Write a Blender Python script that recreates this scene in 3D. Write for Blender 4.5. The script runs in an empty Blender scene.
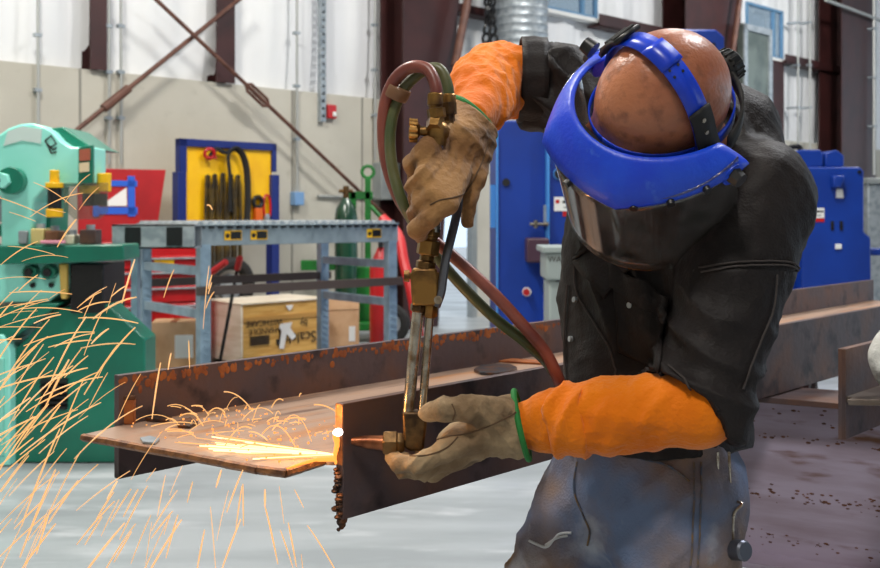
import bpy, bmesh, math, random
import numpy as np
from mathutils import Vector, Matrix
from mathutils.bvhtree import BVHTree

random.seed(7)
rng = np.random.default_rng(7)
SC = bpy.context.scene
COL = SC.collection
PI = math.pi

# ------------------------------------------------------------------ camera, world, light, exposure
F = 1050.0          # focal length in pixels of the 880 x 568 frame
H = 1.30            # camera height
HY = 213.0          # image row of the horizon
cam_d = bpy.data.cameras.new('camera')
cam = bpy.data.objects.new('camera', cam_d)
COL.objects.link(cam)
cam.location = (0, 0, H)
cam.rotation_euler = (PI/2, 0, 0)
cam_d.sensor_width = 36.0
cam_d.lens = 36.0*F/880.0
cam_d.shift_y = -(284.0-HY)/880.0
cam_d.clip_start = 0.05
cam_d.clip_end = 200
cam_d.dof.use_dof = True
cam_d.dof.focus_distance = 1.52
cam_d.dof.aperture_fstop = 9.5
SC.camera = cam

world = bpy.data.worlds.new('world')
SC.world = world
world.use_nodes = True
wn = world.node_tree.nodes
wl = world.node_tree.links
bgn = wn['Background']
tc = wn.new('ShaderNodeTexCoord')
sep = wn.new('ShaderNodeSeparateXYZ')
rmp = wn.new('ShaderNodeValToRGB')
rmp.color_ramp.elements[0].position = 0.0
rmp.color_ramp.elements[0].color = (0.66, 0.83, 1.0, 1)
rmp.color_ramp.elements[1].position = 0.6
rmp.color_ramp.elements[1].color = (0.93, 0.97, 1.0, 1)
wl.new(tc.outputs['Generated'], sep.inputs[0])
wl.new(sep.outputs[2], rmp.inputs[0])
wl.new(rmp.outputs[0], bgn.inputs['Color'])
bgn.inputs['Strength'].default_value = 2.0

def area(name, loc, target, power, size, col=(1, 0.96, 0.9)):
    d = bpy.data.lights.new(name, 'AREA')
    d.energy = power
    d.shape = 'DISK'
    d.size = size
    d.color = col
    o = bpy.data.objects.new(name, d)
    COL.objects.link(o)
    o.location = loc
    o.rotation_euler = (Vector(target)-Vector(loc)).to_track_quat('-Z', 'Y').to_euler()
    return o

area('unseen_overhead_light', (-2.2, 3.6, 5.8), (0.2, 1.7, 1.1), 260, 0.8, (1, 0.96, 0.88))  # unseen overhead lights, back left and back right, set by the top highlights
area('unseen_overhead_light', (3.2, 4.2, 5.8), (0.5, 1.7, 1.1), 260, 0.8, (0.97, 0.98, 1.0))
area('unseen_overhead_light', (-0.6, -1.2, 5.4), (0.0, 2.0, 0.9), 190, 0.8, (1, 0.95, 0.87))  # front fill added above and behind the camera, no fitting modelled
area('unseen_overhead_light', (-2.4, 5.4, 6.3), (-2.6, 8.0, 0.8), 350, 1.0, (1, 0.96, 0.88))  # light added out of view for the left background
area('unseen_overhead_light', (2.2, 8.0, 6.5), (3.0, 10.5, 0.5), 480, 1.0, (1, 0.97, 0.92))  # light added out of view for the middle background
area('unseen_overhead_light', (7.0, 13.0, 6.5), (8.5, 16.0, 1.0), 650, 1.0, (1, 0.98, 0.95))  # light added out of view for the far right background

SC.view_settings.view_transform = 'Standard'
SC.view_settings.look = 'None'
SC.view_settings.gamma = 1.0
SC.view_settings.use_curve_mapping = False
SC.view_settings.exposure = -0.55

# ------------------------------------------------------------------ helpers
def P(px, py, d):
    """world point that the photograph's pixel shows at distance d"""
    return Vector(((px-440.0)/F*d, d, H-(py-HY)/F*d))

def srgb(r, g, b):
    f = lambda c: c/12.92 if c <= 0.04045 else ((c+0.055)/1.055)**2.4
    return (f(r/255.0), f(g/255.0), f(b/255.0), 1.0)

def mat(name, col, rough=0.55, metal=0.0, col2=None, scale=6.0, lo=0.4, hi=0.65, detail=6.0, col3=None, scale3=20.0, lo3=0.55, hi3=0.7,
        bump=0.0, bscale=60.0, stretch=(1, 1, 1), rot=(0, 0, 0), spec=0.5, rough2=None, sheen=0.0, coat=0.0):
    m = bpy.data.materials.new(name)
    m.use_nodes = True
    n, l = m.node_tree.nodes, m.node_tree.links
    b = n['Principled BSDF']
    b.inputs['Base Color'].default_value = col
    b.inputs['Roughness'].default_value = rough
    b.inputs['Metallic'].default_value = metal
    b.inputs['Specular IOR Level'].default_value = spec
    b.inputs['Sheen Weight'].default_value = sheen
    b.inputs['Coat Weight'].default_value = coat
    b.inputs['Coat Roughness'].default_value = 0.15
    t = n.new('ShaderNodeTexCoord')
    mp = n.new('ShaderNodeMapping')
    mp.inputs['Scale'].default_value = stretch
    mp.inputs['Rotation'].default_value = rot
    l.new(t.outputs['Object'], mp.inputs[0])
    out = None
    def noise(s, a, c, seedoff):
        nz = n.new('ShaderNodeTexNoise')
        nz.inputs['Scale'].default_value = s
        nz.inputs['Detail'].default_value = detail
        ad = n.new('ShaderNodeVectorMath')
        ad.operation = 'ADD'
        ad.inputs[1].default_value = (seedoff, seedoff*0.7, -seedoff)
        l.new(mp.outputs[0], ad.inputs[0])
        l.new(ad.outputs[0], nz.inputs['Vector'])
        r = n.new('ShaderNodeValToRGB')
        r.color_ramp.elements[0].position = a
        r.color_ramp.elements[1].position = c
        l.new(nz.outputs[0], r.inputs[0])
        return r
    if col2 is not None:
        r = noise(scale, lo, hi, 3.1)
        mx = n.new('ShaderNodeMixRGB')
        mx.inputs[1].default_value = col
        mx.inputs[2].default_value = col2
        l.new(r.outputs[0], mx.inputs[0])
        out = mx
        if rough2 is not None:
            mr = n.new('ShaderNodeMapRange')
            mr.inputs['To Min'].default_value = rough
            mr.inputs['To Max'].default_value = rough2
            l.new(r.outputs[0], mr.inputs[0])
            l.new(mr.outputs[0], b.inputs['Roughness'])
    if col3 is not None:
        r = noise(scale3, lo3, hi3, 11.7)
        mx = n.new('ShaderNodeMixRGB')
        if out is not None:
            l.new(out.outputs[0], mx.inputs[1])
        else:
            mx.inputs[1].default_value = col
        mx.inputs[2].default_value = col3
        l.new(r.outputs[0], mx.inputs[0])
        out = mx
    if out is not None:
        l.new(out.outputs[0], b.inputs['Base Color'])
    if bump > 0:
        nz = n.new('ShaderNodeTexNoise')
        nz.inputs['Scale'].default_value = bscale
        nz.inputs['Detail'].default_value = 5
        l.new(mp.outputs[0], nz.inputs['Vector'])
        bp = n.new('ShaderNodeBump')
        bp.inputs['Strength'].default_value = bump
        bp.inputs['Distance'].default_value = 0.01
        l.new(nz.outputs[0], bp.inputs['Height'])
        l.new(bp.outputs[0], b.inputs['Normal'])
    return m

def emis(name, col, strength):
    m = bpy.data.materials.new(name)
    m.use_nodes = True
    b = m.node_tree.nodes['Principled BSDF']
    b.inputs['Base Color'].default_value = (0.02, 0.01, 0.0, 1)
    b.inputs['Emission Color'].default_value = col
    b.inputs['Emission Strength'].default_value = strength
    return m

def clear(name, col, rough=0.05, alpha_t=0.85):
    """thin clear plastic or glass: mostly transparent with a glossy coat"""
    m = bpy.data.materials.new(name)
    m.use_nodes = True
    n, l = m.node_tree.nodes, m.node_tree.links
    n.remove(n['Principled BSDF'])
    tr = n.new('ShaderNodeBsdfTransparent')
    tr.inputs[0].default_value = col
    gl = n.new('ShaderNodeBsdfGlossy')
    gl.inputs['Roughness'].default_value = rough
    fr = n.new('ShaderNodeFresnel')
    fr.inputs[0].default_value = 1.45
    ml = n.new('ShaderNodeMath')
    ml.operation = 'MULTIPLY_ADD'
    ml.inputs[1].default_value = 0.8
    ml.inputs[2].default_value = 1.0-alpha_t
    l.new(fr.outputs[0], ml.inputs[0])
    mx = n.new('ShaderNodeMixShader')
    l.new(ml.outputs[0], mx.inputs[0])
    l.new(tr.outputs[0], mx.inputs[1])
    l.new(gl.outputs[0], mx.inputs[2])
    l.new(mx.outputs[0], n['Material Output'].inputs[0])
    return m

class B:
    """collects shapes into ONE mesh"""
    def __init__(s, M=None):
        s.v, s.f, s.M = [], [], M
    def add(s, vs, fs):
        o = len(s.v)
        for p in vs:
            p = Vector(p)
            s.v.append(s.M @ p if s.M is not None else p)
        s.f += [tuple(i+o for i in q) for q in fs]
        return s
    def box(s, c, size, rot=None):
        hx, hy, hz = size[0]/2, size[1]/2, size[2]/2
        c = Vector(c)
        vs = [Vector((x, y, z)) for x in (-hx, hx) for y in (-hy, hy) for z in (-hz, hz)]
        if rot is not None:
            vs = [rot @ p for p in vs]
        return s.add([p+c for p in vs], [(0, 1, 3, 2), (4, 6, 7, 5), (0, 4, 5, 1), (2, 3, 7, 6), (0, 2, 6, 4), (1, 5, 7, 3)])
    def bx(s, x0, x1, y0, y1, z0, z1):
        return s.box(((x0+x1)/2, (y0+y1)/2, (z0+z1)/2), (abs(x1-x0), abs(y1-y0), abs(z1-z0)))
    def cyl(s, a, b, r, r2=None, seg=16, cap=True):
        r2 = r if r2 is None else r2
        return s.lathe(a, b, [(0, r), (1, r2)], seg, cap)
    def lathe(s, a, b, prof, seg=20, cap=True):
        """profile of (t along a->b, radius)"""
        a, b = Vector(a), Vector(b)
        d = b-a
        z = d.normalized()
        x = z.orthogonal().normalized()
        y = z.cross(x)
        vs, fs = [], []
        for t, r in prof:
            for k in range(seg):
                an = 2*PI*k/seg
                vs.append(a+d*t+(x*math.cos(an)+y*math.sin(an))*max(r, 1e-5))
        for i in range(len(prof)-1):
            for k in range(seg):
                k2 = (k+1) % seg
                fs.append((i*seg+k, i*seg+k2, (i+1)*seg+k2, (i+1)*seg+k))
        if cap:
            fs.append(tuple(reversed(range(seg))))
            n = (len(prof)-1)*seg
            fs.append(tuple(n+k for k in range(seg)))
        return s.add(vs, fs)
    def tube(s, pts, r, seg=8, flat=1.0, closed=False, up=None):
        """swept tube; r may be a list; flat squashes it along its binormal"""
        pts = [Vector(p) for p in pts]
        n = len(pts)
        rs = r if isinstance(r, (list, tuple)) else [r]*n
        vs, fs = [], []
        px = None
        for i, p in enumerate(pts):
            if closed:
                t = pts[(i+1) % n]-pts[i-1]
            else:
                t = pts[min(i+1, n-1)]-pts[max(i-1, 0)]
            if t.length < 1e-9:
                t = Vector((0, 0, 1))
            t.normalize()
            if px is None:
                x = (up - t*up.dot(t)).normalized() if up is not None else t.orthogonal().normalized()
            else:
                x = px-t*px.dot(t)
                x = x.normalized() if x.length > 1e-6 else t.orthogonal().normalized()
            px = x
            y = t.cross(x)
            for k in range(seg):
                an = 2*PI*(k+0.5)/seg
                vs.append(p+(x*math.cos(an)+y*math.sin(an)*flat)*rs[i])
        m = n if closed else n-1
        for i in range(m):
            j = (i+1) % n
            for k in range(seg):
                k2 = (k+1) % seg
                fs.append((i*seg+k, i*seg+k2, j*seg+k2, j*seg+k))
        if not closed:
            fs.append(tuple(reversed(range(seg))))
            fs.append(tuple((n-1)*seg+k for k in range(seg)))
        return s.add(vs, fs)
    def prism(s, poly, off):
        """planar polygon of 3D points, swept by the vector off"""
        n = len(poly)
        poly = [Vector(p) for p in poly]
        off = Vector(off)
        vs = poly+[p+off for p in poly]
        fs = [tuple(range(n)), tuple(reversed(range(n, 2*n)))]
        fs += [(i, i+n, (i+1) % n+n, (i+1) % n) for i in range(n)]
        return s.add(vs, fs)
    def ball(s, c, r, seg=12, ring=8, sc=(1, 1, 1)):
        c = Vector(c)
        vs, fs = [c+Vector((0, 0, r*sc[2]))], []
        for i in range(1, ring):
            th = PI*i/ring
            for k in range(seg):
                an = 2*PI*k/seg
                vs.append(c+Vector((math.sin(th)*math.cos(an)*r*sc[0], math.sin(th)*math.sin(an)*r*sc[1], math.cos(th)*r*sc[2])))
        vs.append(c-Vector((0, 0, r*sc[2])))
        for k in range(seg):
            fs.append((0, 1+k, 1+(k+1) % seg))
            e = len(vs)-1
            o = 1+(ring-2)*seg
            fs.append((e, o+(k+1) % seg, o+k))
        for i in range(ring-2):
            for k in range(seg):
                a = 1+i*seg+k
                b_ = 1+i*seg+(k+1) % seg
                fs.append((a, a+seg, b_+seg, b_))
        return s.add(vs, fs)
    def torus(s, c, R, r, ax=(0, 0, 1), seg=24, sub=8):
        c, z = Vector(c), Vector(ax).normalized()
        x = z.orthogonal().normalized()
        y = z.cross(x)
        return s.tube([c+(x*math.cos(2*PI*k/seg)+y*math.sin(2*PI*k/seg))*R for k in range(seg)], r, sub, closed=True)
    def build(s, name, m, parent=None, bevel=0.0, smooth=None, subdiv=0, solid=0.0):
        me = bpy.data.meshes.new(name)
        me.from_pydata([tuple(p) for p in s.v], [], s.f)
        bm = bmesh.new()
        bm.from_mesh(me)
        bmesh.ops.recalc_face_normals(bm, faces=bm.faces)
        bm.to_mesh(me)
        bm.free()
        return link(name, me, m, parent, bevel, smooth, subdiv, solid)

def link(name, me, m, parent=None, bevel=0.0, smooth=None, subdiv=0, solid=0.0):
    o = bpy.data.objects.new(name, me)
    COL.objects.link(o)
    if m is not None:
        me.materials.append(m)
    if parent is not None:
        o.parent = parent
    if smooth is None or smooth is True:
        for p in me.polygons:
            p.use_smooth = True
    if smooth is None:
        me.set_sharp_from_angle(angle=math.radians(35))
    if solid:
        md = o.modifiers.new('solid', 'SOLIDIFY')
        md.thickness = solid
        md.offset = 0
    if bevel:
        md = o.modifiers.new('bevel', 'BEVEL')
        md.width = bevel
        md.segments = 2
        md.limit_method = 'ANGLE'
        md.angle_limit = math.radians(40)
    if subdiv:
        md = o.modifiers.new('sub', 'SUBSURF')
        md.levels = subdiv
        md.render_levels = subdiv
    return o

def tag(o, label, cat, group=None):
    o['label'] = label
    o['category'] = cat
    if group:
        o['group'] = group
    return o

def thing(name, label, cat, loc=(0, 0, 0), rotz=0.0, group=None):
    o = bpy.data.objects.new(name, None)
    COL.objects.link(o)
    o.location = loc
    o.rotation_euler = (0, 0, rotz)
    o.empty_display_size = 0.1
    return tag(o, label, cat, group)

def struct(o):
    o['kind'] = 'structure'
    return o

def spline(pts, n=8, closed=False):
    """Catmull-Rom through pts"""
    pts = [Vector(p) for p in pts]
    out = []
    N = len(pts)
    segs = N if closed else N-1
    for i in range(segs):
        if closed:
            p0, p1, p2, p3 = pts[i-1], pts[i], pts[(i+1) % N], pts[(i+2) % N]
        else:
            p0, p1, p2, p3 = pts[max(i-1, 0)], pts[i], pts[i+1], pts[min(i+2, N-1)]
        for k in range(n):
            t = k/n
            out.append(0.5*((2*p1)+(p2-p0)*t+(2*p0-5*p1+4*p2-p3)*t*t+(3*p1-p0-3*p2+p3)*t**3))
    if not closed:
        out.append(pts[-1])
    return out

def text(name, body, size, M4, m, parent, extrude=0.0006, align='CENTER'):
    """lettering as a mesh; M4 places its plane (x right, y up, z out)"""
    cu = bpy.data.curves.new(name, 'FONT')
    cu.body = body
    cu.size = size
    cu.align_x = align
    cu.align_y = 'CENTER'
    cu.extrude = extrude
    t = bpy.data.objects.new('tmp_text', cu)
    COL.objects.link(t)
    dg = bpy.context.evaluated_depsgraph_get()
    me = bpy.data.meshes.new_from_object(t.evaluated_get(dg))
    bpy.data.objects.remove(t)
    me.transform(M4)
    me.materials.clear()
    return link(name, me, m, parent, smooth=False)

def plane_M(o, x, y):
    o, x, y = Vector(o), Vector(x).normalized(), Vector(y).normalized()
    z = x.cross(y)
    return Matrix(((x.x, y.x, z.x, o.x), (x.y, y.y, z.y, o.y), (x.z, y.z, z.z, o.z), (0, 0, 0, 1)))

# ---- signed distance shapes, meshed with surface nets (the person's cloth, gloves and body)
def V(p):
    return np.array(p, dtype=float)

def rcone(p, a, b, r1, r2):
    a, b = V(a), V(b)
    d = b-a
    t = np.clip(((p-a) @ d)/max(d @ d, 1e-12), 0, 1)
    return np.linalg.norm(p-a-t[:, None]*d, axis=1)-(r1+(r2-r1)*t)

def ell(p, c, ax, r):
    q = (p-V(c)) @ np.array([V(a) for a in ax]).T
    r = V(r)
    k0 = np.linalg.norm(q/r, axis=1)
    k1 = np.linalg.norm(q/(r*r), axis=1)
    return k0*(k0-1)/np.maximum(k1, 1e-9)

def smin(a, b, k):
    h = np.clip(0.5+0.5*(b-a)/k, 0, 1)
    return b*(1-h)+a*h-k*h*(1-h)

def smax(a, b, k):
    return -smin(-a, -b, k)

def half(p, o, n):
    n = V(n)
    n = n/np.linalg.norm(n)
    return (p-V(o)) @ n

def nets(fn, lo, hi, h):
    lo, hi = V(lo), V(hi)
    n = np.ceil((hi-lo)/h).astype(int)+1
    g = np.stack(np.meshgrid(*[lo[i]+h*np.arange(n[i]) for i in range(3)], indexing='ij'), -1).reshape(-1, 3)
    out = np.empty(len(g))
    for i in range(0, len(g), 200000):
        out[i:i+200000] = fn(g[i:i+200000])
    D = out.reshape(n)
    ins = D < 0
    nc = n-1
    cs = np.zeros(nc)
    acc = np.zeros(tuple(nc)+(3,))
    edges = []
    corners = [(x, y, z) for x in (0, 1) for y in (0, 1) for z in (0, 1)]
    for a in corners:
        for ax in range(3):
            if a[ax] == 0:
                b = list(a)
                b[ax] = 1
                edges.append((a, tuple(b), ax))
    sl = lambda c: tuple(slice(c[i], c[i]+nc[i]) for i in range(3))
    for a, b, ax in edges:
        da, db = D[sl(a)], D[sl(b)]
        cr = (da < 0) != (db < 0)
        t = np.where(cr, da/np.where(cr, da-db, 1), 0)
        cs += cr
        for i in range(3):
            acc[..., i] += np.where(cr, a[i]+(t if i == ax else 0), 0)
    act = cs > 0
    idx = -np.ones(nc, dtype=int)
    idx[act] = np.arange(act.sum())
    base = np.stack(np.nonzero(act), -1)
    verts = lo+h*(base+acc[act]/cs[act][:, None])
    faces = []
    for ax in range(3):
        u, w = (ax+1) % 3, (ax+2) % 3
        s0 = [slice(None)]*3
        s1 = [slice(None)]*3
        s0[ax] = slice(0, n[ax]-1)
        s1[ax] = slice(1, n[ax])
        A, Bv = ins[tuple(s0)], ins[tuple(s1)]
        cr = np.argwhere(A != Bv)
        ok = (cr[:, u] > 0) & (cr[:, w] > 0) & (cr[:, u] < nc[u]) & (cr[:, w] < nc[w])
        cr = cr[ok]
        fl = A[tuple(cr.T)]
        q = []
        for du, dw in ((-1, -1), (0, -1), (0, 0), (-1, 0)):
            c = cr.copy()
            c[:, u] += du
            c[:, w] += dw
            q.append(idx[tuple(c.T)])
        q = np.stack(q, -1)
        q[~fl] = q[~fl][:, ::-1]
        faces.append(q)
    return verts, np.concatenate(faces)

def vnormals(v, f):
    fn_ = np.cross(v[f[:, 2]]-v[f[:, 0]], v[f[:, 3]]-v[f[:, 1]])
    n = np.zeros_like(v)
    for k in range(4):
        np.add.at(n, f[:, k], fn_)
    return n/np.maximum(np.linalg.norm(n, axis=1), 1e-12)[:, None]

def relax(v, f, it):
    for _ in range(it):
        s = np.zeros_like(v)
        c = np.zeros(len(v))
        for a, b in ((0, 1), (1, 2), (2, 3), (3, 0)):
            np.add.at(s, f[:, a], v[f[:, b]])
            np.add.at(s, f[:, b], v[f[:, a]])
            np.add.at(c, f[:, a], 1)
            np.add.at(c, f[:, b], 1)
        v = 0.5*v+0.5*s/np.maximum(c, 1)[:, None]
    return v

def sdf_obj(name, fn, lo, hi, h, m, parent, disp=None, it=2):
    v, f = nets(fn, lo, hi, h)
    v = relax(v, f, it)
    if disp is not None:
        v = v+vnormals(v, f)*disp(v)[:, None]
    me = bpy.data.meshes.new(name)
    me.from_pydata([tuple(p) for p in v], [], [tuple(int(i) for i in q) for q in f])
    return link(name, me, m, parent, smooth=True)

def crease(p, seed, d, freq, warp=2.0, wf=22.0, sharp=0.8, mf=14.0):
    """cloth folds running across direction d: round ridges and tight valleys, fading in and out"""
    d = V(d)/np.linalg.norm(V(d))
    ph = p @ d*freq+warp*3.0*waves(p, seed, wf)
    m = np.clip(0.55+1.6*waves(p, seed+500, mf), 0.0, 1.0)
    return (1-2*np.abs(np.sin(ph*0.5))**sharp)*m

def waves(p, seed, freq, n=6, sq=(1, 1, 1)):
    """smooth folded noise in about -1..1 for cloth"""
    r = np.random.default_rng(seed)
    q = p*V(sq)
    w = q.copy()
    for i in range(3):
        k = r.normal(size=3)*freq*0.5
        w[:, i] += 0.25/freq*np.sin(q @ k+r.uniform(0, 6.28))*2.0
    out = np.zeros(len(p))
    for i in range(n):
        k = r.normal(size=3)
        k = k/np.linalg.norm(k)*freq*(0.6+1.1*i/n)
        out += (1-2*np.abs(np.sin(w @ k*0.5+r.uniform(0, 6.28)))) / (1+0.4*i)
    return out/n*1.6

def bvh_of(o):
    me = o.data
    return BVHTree.FromPolygons([v.co.copy() for v in me.vertices], [tuple(p.vertices) for p in me.polygons])

EYE = Vector((0, 0, H))
def hit(bvh, px, py, off=0.0):
    d = (P(px, py, 1.0)-EYE).normalized()
    loc, nor, i, dist = bvh.ray_cast(EYE, d)
    if loc is None:
        return None
    if nor.dot(d) > 0:
        nor = -nor
    return loc+nor*off, nor

def patch(name, bvh, quad, off, m, parent, n=14, solid=0.004):
    """a sewn-on piece of cloth that follows the surface under it (corners as seen in the photograph)"""
    b = B()
    pts = []
    for i in range(n+1):
        for j in range(n+1):
            u, w = i/n, j/n
            q = [(quad[0][k]*(1-u)+quad[1][k]*u)*(1-w)+(quad[3][k]*(1-u)+quad[2][k]*u)*w for k in (0, 1)]
            hh = hit(bvh, q[0], q[1], off)
            if hh is None:
                return None
            pts.append(hh[0])
    fs = [(i*(n+1)+j, (i+1)*(n+1)+j, (i+1)*(n+1)+j+1, i*(n+1)+j+1) for i in range(n) for j in range(n)]
    b.add(pts, fs)
    return b.build(name, m, parent, smooth=True, solid=solid)

def seam_pts(bvh, pix, off, n=8):
    out = []
    pp = spline([(x, y, 0) for x, y in pix], n)
    for q in pp:
        hh = hit(bvh, q.x, q.y, off)
        if hh is not None:
            out.append(hh[0])
    return out

# ------------------------------------------------------------------ materials
m_conc = mat('precast_concrete', srgb(196, 192, 180), 0.8, col2=srgb(184, 180, 168), scale=1.2, col3=srgb(172, 167, 154), scale3=5, lo3=0.62, hi3=0.8, bump=0.1, bscale=30)
m_liner = mat('white_liner', srgb(236, 237, 238), 0.45, col2=srgb(222, 224, 228), scale=1.0, bump=0.15, bscale=8, stretch=(1, 1, 0.15))
m_floor = mat('polished_concrete_floor', srgb(160, 166, 170), 0.34, col2=srgb(138, 144, 148), scale=2.2, rough2=0.5, col3=srgb(178, 182, 186), scale3=5, bump=0.03, bscale=20, stretch=(0.5, 1.6, 1))
m_brown = mat('brown_primer_steel', srgb(62, 29, 28), 0.5, col2=srgb(50, 23, 23), scale=3)
m_brownrod = mat('brown_brace_steel', srgb(104, 66, 52), 0.5, col2=srgb(80, 46, 36), scale=9)
m_galv = mat('galvanised_steel', srgb(172, 180, 186), 0.4, 0.35, col2=srgb(140, 150, 158), scale=14, bump=0.05)
m_conduit = mat('conduit_grey', srgb(176, 178, 176), 0.45, 0.3)
m_greypaint = mat('grey_paint', srgb(146, 152, 152), 0.5, col2=srgb(132, 138, 140), scale=5)
m_red = mat('red_paint', srgb(196, 20, 26), 0.35, col2=srgb(172, 14, 22), scale=4, coat=0.3)
m_redpan = mat('dark_red_paint', srgb(176, 22, 30), 0.4, col2=srgb(150, 16, 24), scale=3)
m_bluetape = mat('blue_tape', srgb(32, 92, 204), 0.5)
m_white = mat('white_paint', srgb(232, 232, 230), 0.5)
m_black = mat('black_plastic', srgb(22, 22, 24), 0.4)
m_rubber = mat('black_rubber', srgb(30, 29, 29), 0.75, bump=0.1)
m_navy = mat('navy_paint', srgb(20, 38, 112), 0.4)
m_yellow = mat('yellow_paint', srgb(250, 196, 10), 0.45, col2=srgb(238, 178, 6), scale=3)
m_mint = mat('mint_enamel', srgb(160, 244, 230), 0.3, col2=srgb(146, 236, 220), scale=3, coat=0.3)
m_teal = mat('teal_enamel', srgb(16, 122, 98), 0.35, col2=srgb(10, 104, 84), scale=3, coat=0.2)
m_green = mat('green_paint', srgb(18, 118, 40), 0.45, col2=srgb(12, 92, 32), scale=6)
m_bottle = mat('green_bottle_paint', srgb(28, 72, 50), 0.25, col2=srgb(20, 58, 40), scale=6, coat=0.4)
m_blue = mat('blue_machine_paint', srgb(8, 56, 152), 0.4, col2=srgb(6, 48, 136), scale=2)
m_blueedge = mat('light_blue_edge', srgb(70, 140, 214), 0.4)
m_wood = mat('crate_plywood', srgb(216, 170, 92), 0.6, col2=srgb(196, 146, 70), scale=5, stretch=(0.7, 0.7, 6), col3=srgb(226, 184, 112), scale3=9)
m_woodpale = mat('crate_pale_pine', srgb(232, 222, 204), 0.65, col2=srgb(218, 204, 180), scale=5, stretch=(0.7, 0.7, 5))
m_card = mat('cardboard', srgb(208, 168, 130), 0.75, col2=srgb(192, 150, 110), scale=6)
m_ink = mat('black_stencil_ink', srgb(36, 30, 24), 0.7)
m_brass = mat('worn_brass', srgb(150, 112, 62), 0.36, 0.9, col2=srgb(86, 64, 42), scale=30, lo=0.45, hi=0.7, bump=0.1, bscale=120, rough2=0.5)
m_dbrass = mat('sooty_brass', srgb(120, 92, 58), 0.42, 0.85, col2=srgb(58, 44, 34), scale=35, lo=0.4, hi=0.65, bump=0.12, bscale=140)
m_chrome = mat('worn_steel_tube', srgb(196, 190, 180), 0.22, 1.0, col2=srgb(130, 112, 92), scale=40, rough2=0.35)
m_copper = mat('hot_copper_tip', srgb(158, 98, 66), 0.35, 0.9, col2=srgb(104, 62, 44), scale=40)
m_hosered = mat('red_hose_rubber', srgb(138, 74, 62), 0.38, col2=srgb(104, 52, 46), scale=18, bump=0.05, bscale=90)
m_hosegreen = mat('green_hose_rubber', srgb(92, 92, 58), 0.38, col2=srgb(66, 82, 50), scale=12, bump=0.05, bscale=90)
m_hosebright = mat('bright_green_hose', srgb(48, 122, 52), 0.4)
m_steelgrey = mat('grey_lever_steel', srgb(104, 108, 120), 0.4, 0.8)
m_orange = mat('orange_fleece', srgb(236, 126, 6), 0.85, col2=srgb(222, 108, 2), scale=9, bump=0.3, bscale=160, sheen=0.25, spec=0.2)
m_jacket = mat('black_work_jacket', srgb(30, 26, 27), 0.58, col2=srgb(38, 33, 33), scale=7, col3=srgb(54, 46, 45), scale3=30, lo3=0.6, hi3=0.8, bump=0.2, bscale=260, sheen=0.0, spec=0.22)
m_jackseam = mat('jacket_seam_cloth', srgb(58, 51, 50), 0.75, bump=0.2, bscale=200)
m_leather = mat('tan_suede', srgb(168, 126, 80), 0.8, col2=srgb(128, 90, 54), scale=14, lo=0.38, hi=0.62, col3=srgb(70, 48, 30), scale3=22, lo3=0.56, hi3=0.74, bump=0.35, bscale=130, sheen=0.15, spec=0.25)
m_leather2 = mat('greyed_suede', srgb(172, 148, 116), 0.78, col2=srgb(130, 106, 80), scale=16, lo=0.38, hi=0.62, col3=srgb(66, 50, 38), scale3=20, lo3=0.54, hi3=0.72, bump=0.35, bscale=130, spec=0.25)
m_greentrim = mat('green_cuff_binding', srgb(30, 122, 52), 0.7, bump=0.2, bscale=300)
m_denim = mat('stained_denim', srgb(104, 120, 152), 0.85, col2=srgb(134, 108, 84), scale=6, lo=0.36, hi=0.62, col3=srgb(184, 188, 198), scale3=8, lo3=0.56, hi3=0.76, bump=0.3, bscale=260, spec=0.2)
m_denimseam = mat('denim_seam', srgb(74, 84, 104), 0.85, col2=srgb(120, 96, 66), scale=60, bump=0.2, bscale=200)
m_fray = mat('frayed_white_thread', srgb(190, 194, 200), 0.9)
m_skin = mat('skin', srgb(190, 122, 86), 0.33, col2=srgb(156, 92, 66), scale=6, col3=srgb(128, 78, 56), scale3=60, lo3=0.5, hi3=0.75, bump=0.15, bscale=150)
m_skin.node_tree.nodes['Principled BSDF'].inputs['Subsurface Weight'].default_value = 0.08
m_skin.node_tree.nodes['Principled BSDF'].inputs['Subsurface Radius'].default_value = (0.01, 0.004, 0.002)
m_shell = mat('blue_shield_plastic', srgb(18, 62, 214), 0.38, col2=srgb(30, 80, 222), scale=16, col3=srgb(84, 128, 226), scale3=40, lo3=0.62, hi3=0.85, bump=0.12, bscale=160)
m_strap = mat('blue_strap_plastic', srgb(20, 68, 218), 0.3, col2=srgb(14, 56, 196), scale=20)
m_visor = clear('clear_polycarbonate', (0.66, 0.65, 0.65, 1), 0.10, 0.91)
_n, _l = m_visor.node_tree.nodes, m_visor.node_tree.links
_mx = [q for q in _n if q.type == 'MIX_SHADER'][0]
_df = _n.new('ShaderNodeBsdfDiffuse')
_df.inputs[0].default_value = srgb(168, 162, 160)
_tc = _n.new('ShaderNodeTexCoord')
_nz = _n.new('ShaderNodeTexNoise')
_nz.inputs['Scale'].default_value = 22
_nz.inputs['Detail'].default_value = 8
_l.new(_tc.outputs['Object'], _nz.inputs['Vector'])
_mr = _n.new('ShaderNodeMapRange')
_mr.inputs['From Min'].default_value = 0.35
_mr.inputs['From Max'].default_value = 0.75
_mr.inputs['To Min'].default_value = 0.02
_mr.inputs['To Max'].default_value = 0.17
_l.new(_nz.outputs[0], _mr.inputs[0])
_m2 = _n.new('ShaderNodeMixShader')
_l.new(_mr.outputs[0], _m2.inputs[0])
_l.new(_mx.outputs[0], _m2.inputs[1])
_l.new(_df.outputs[0], _m2.inputs[2])
_l.new(_m2.outputs[0], _n['Material Output'].inputs[0])
m_glass = clear('window_glass', (0.9, 0.96, 1.0, 1), 0.02, 0.97)
m_guard = clear('guard_plastic', (0.82, 0.83, 0.8, 1), 0.15, 0.88)
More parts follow.
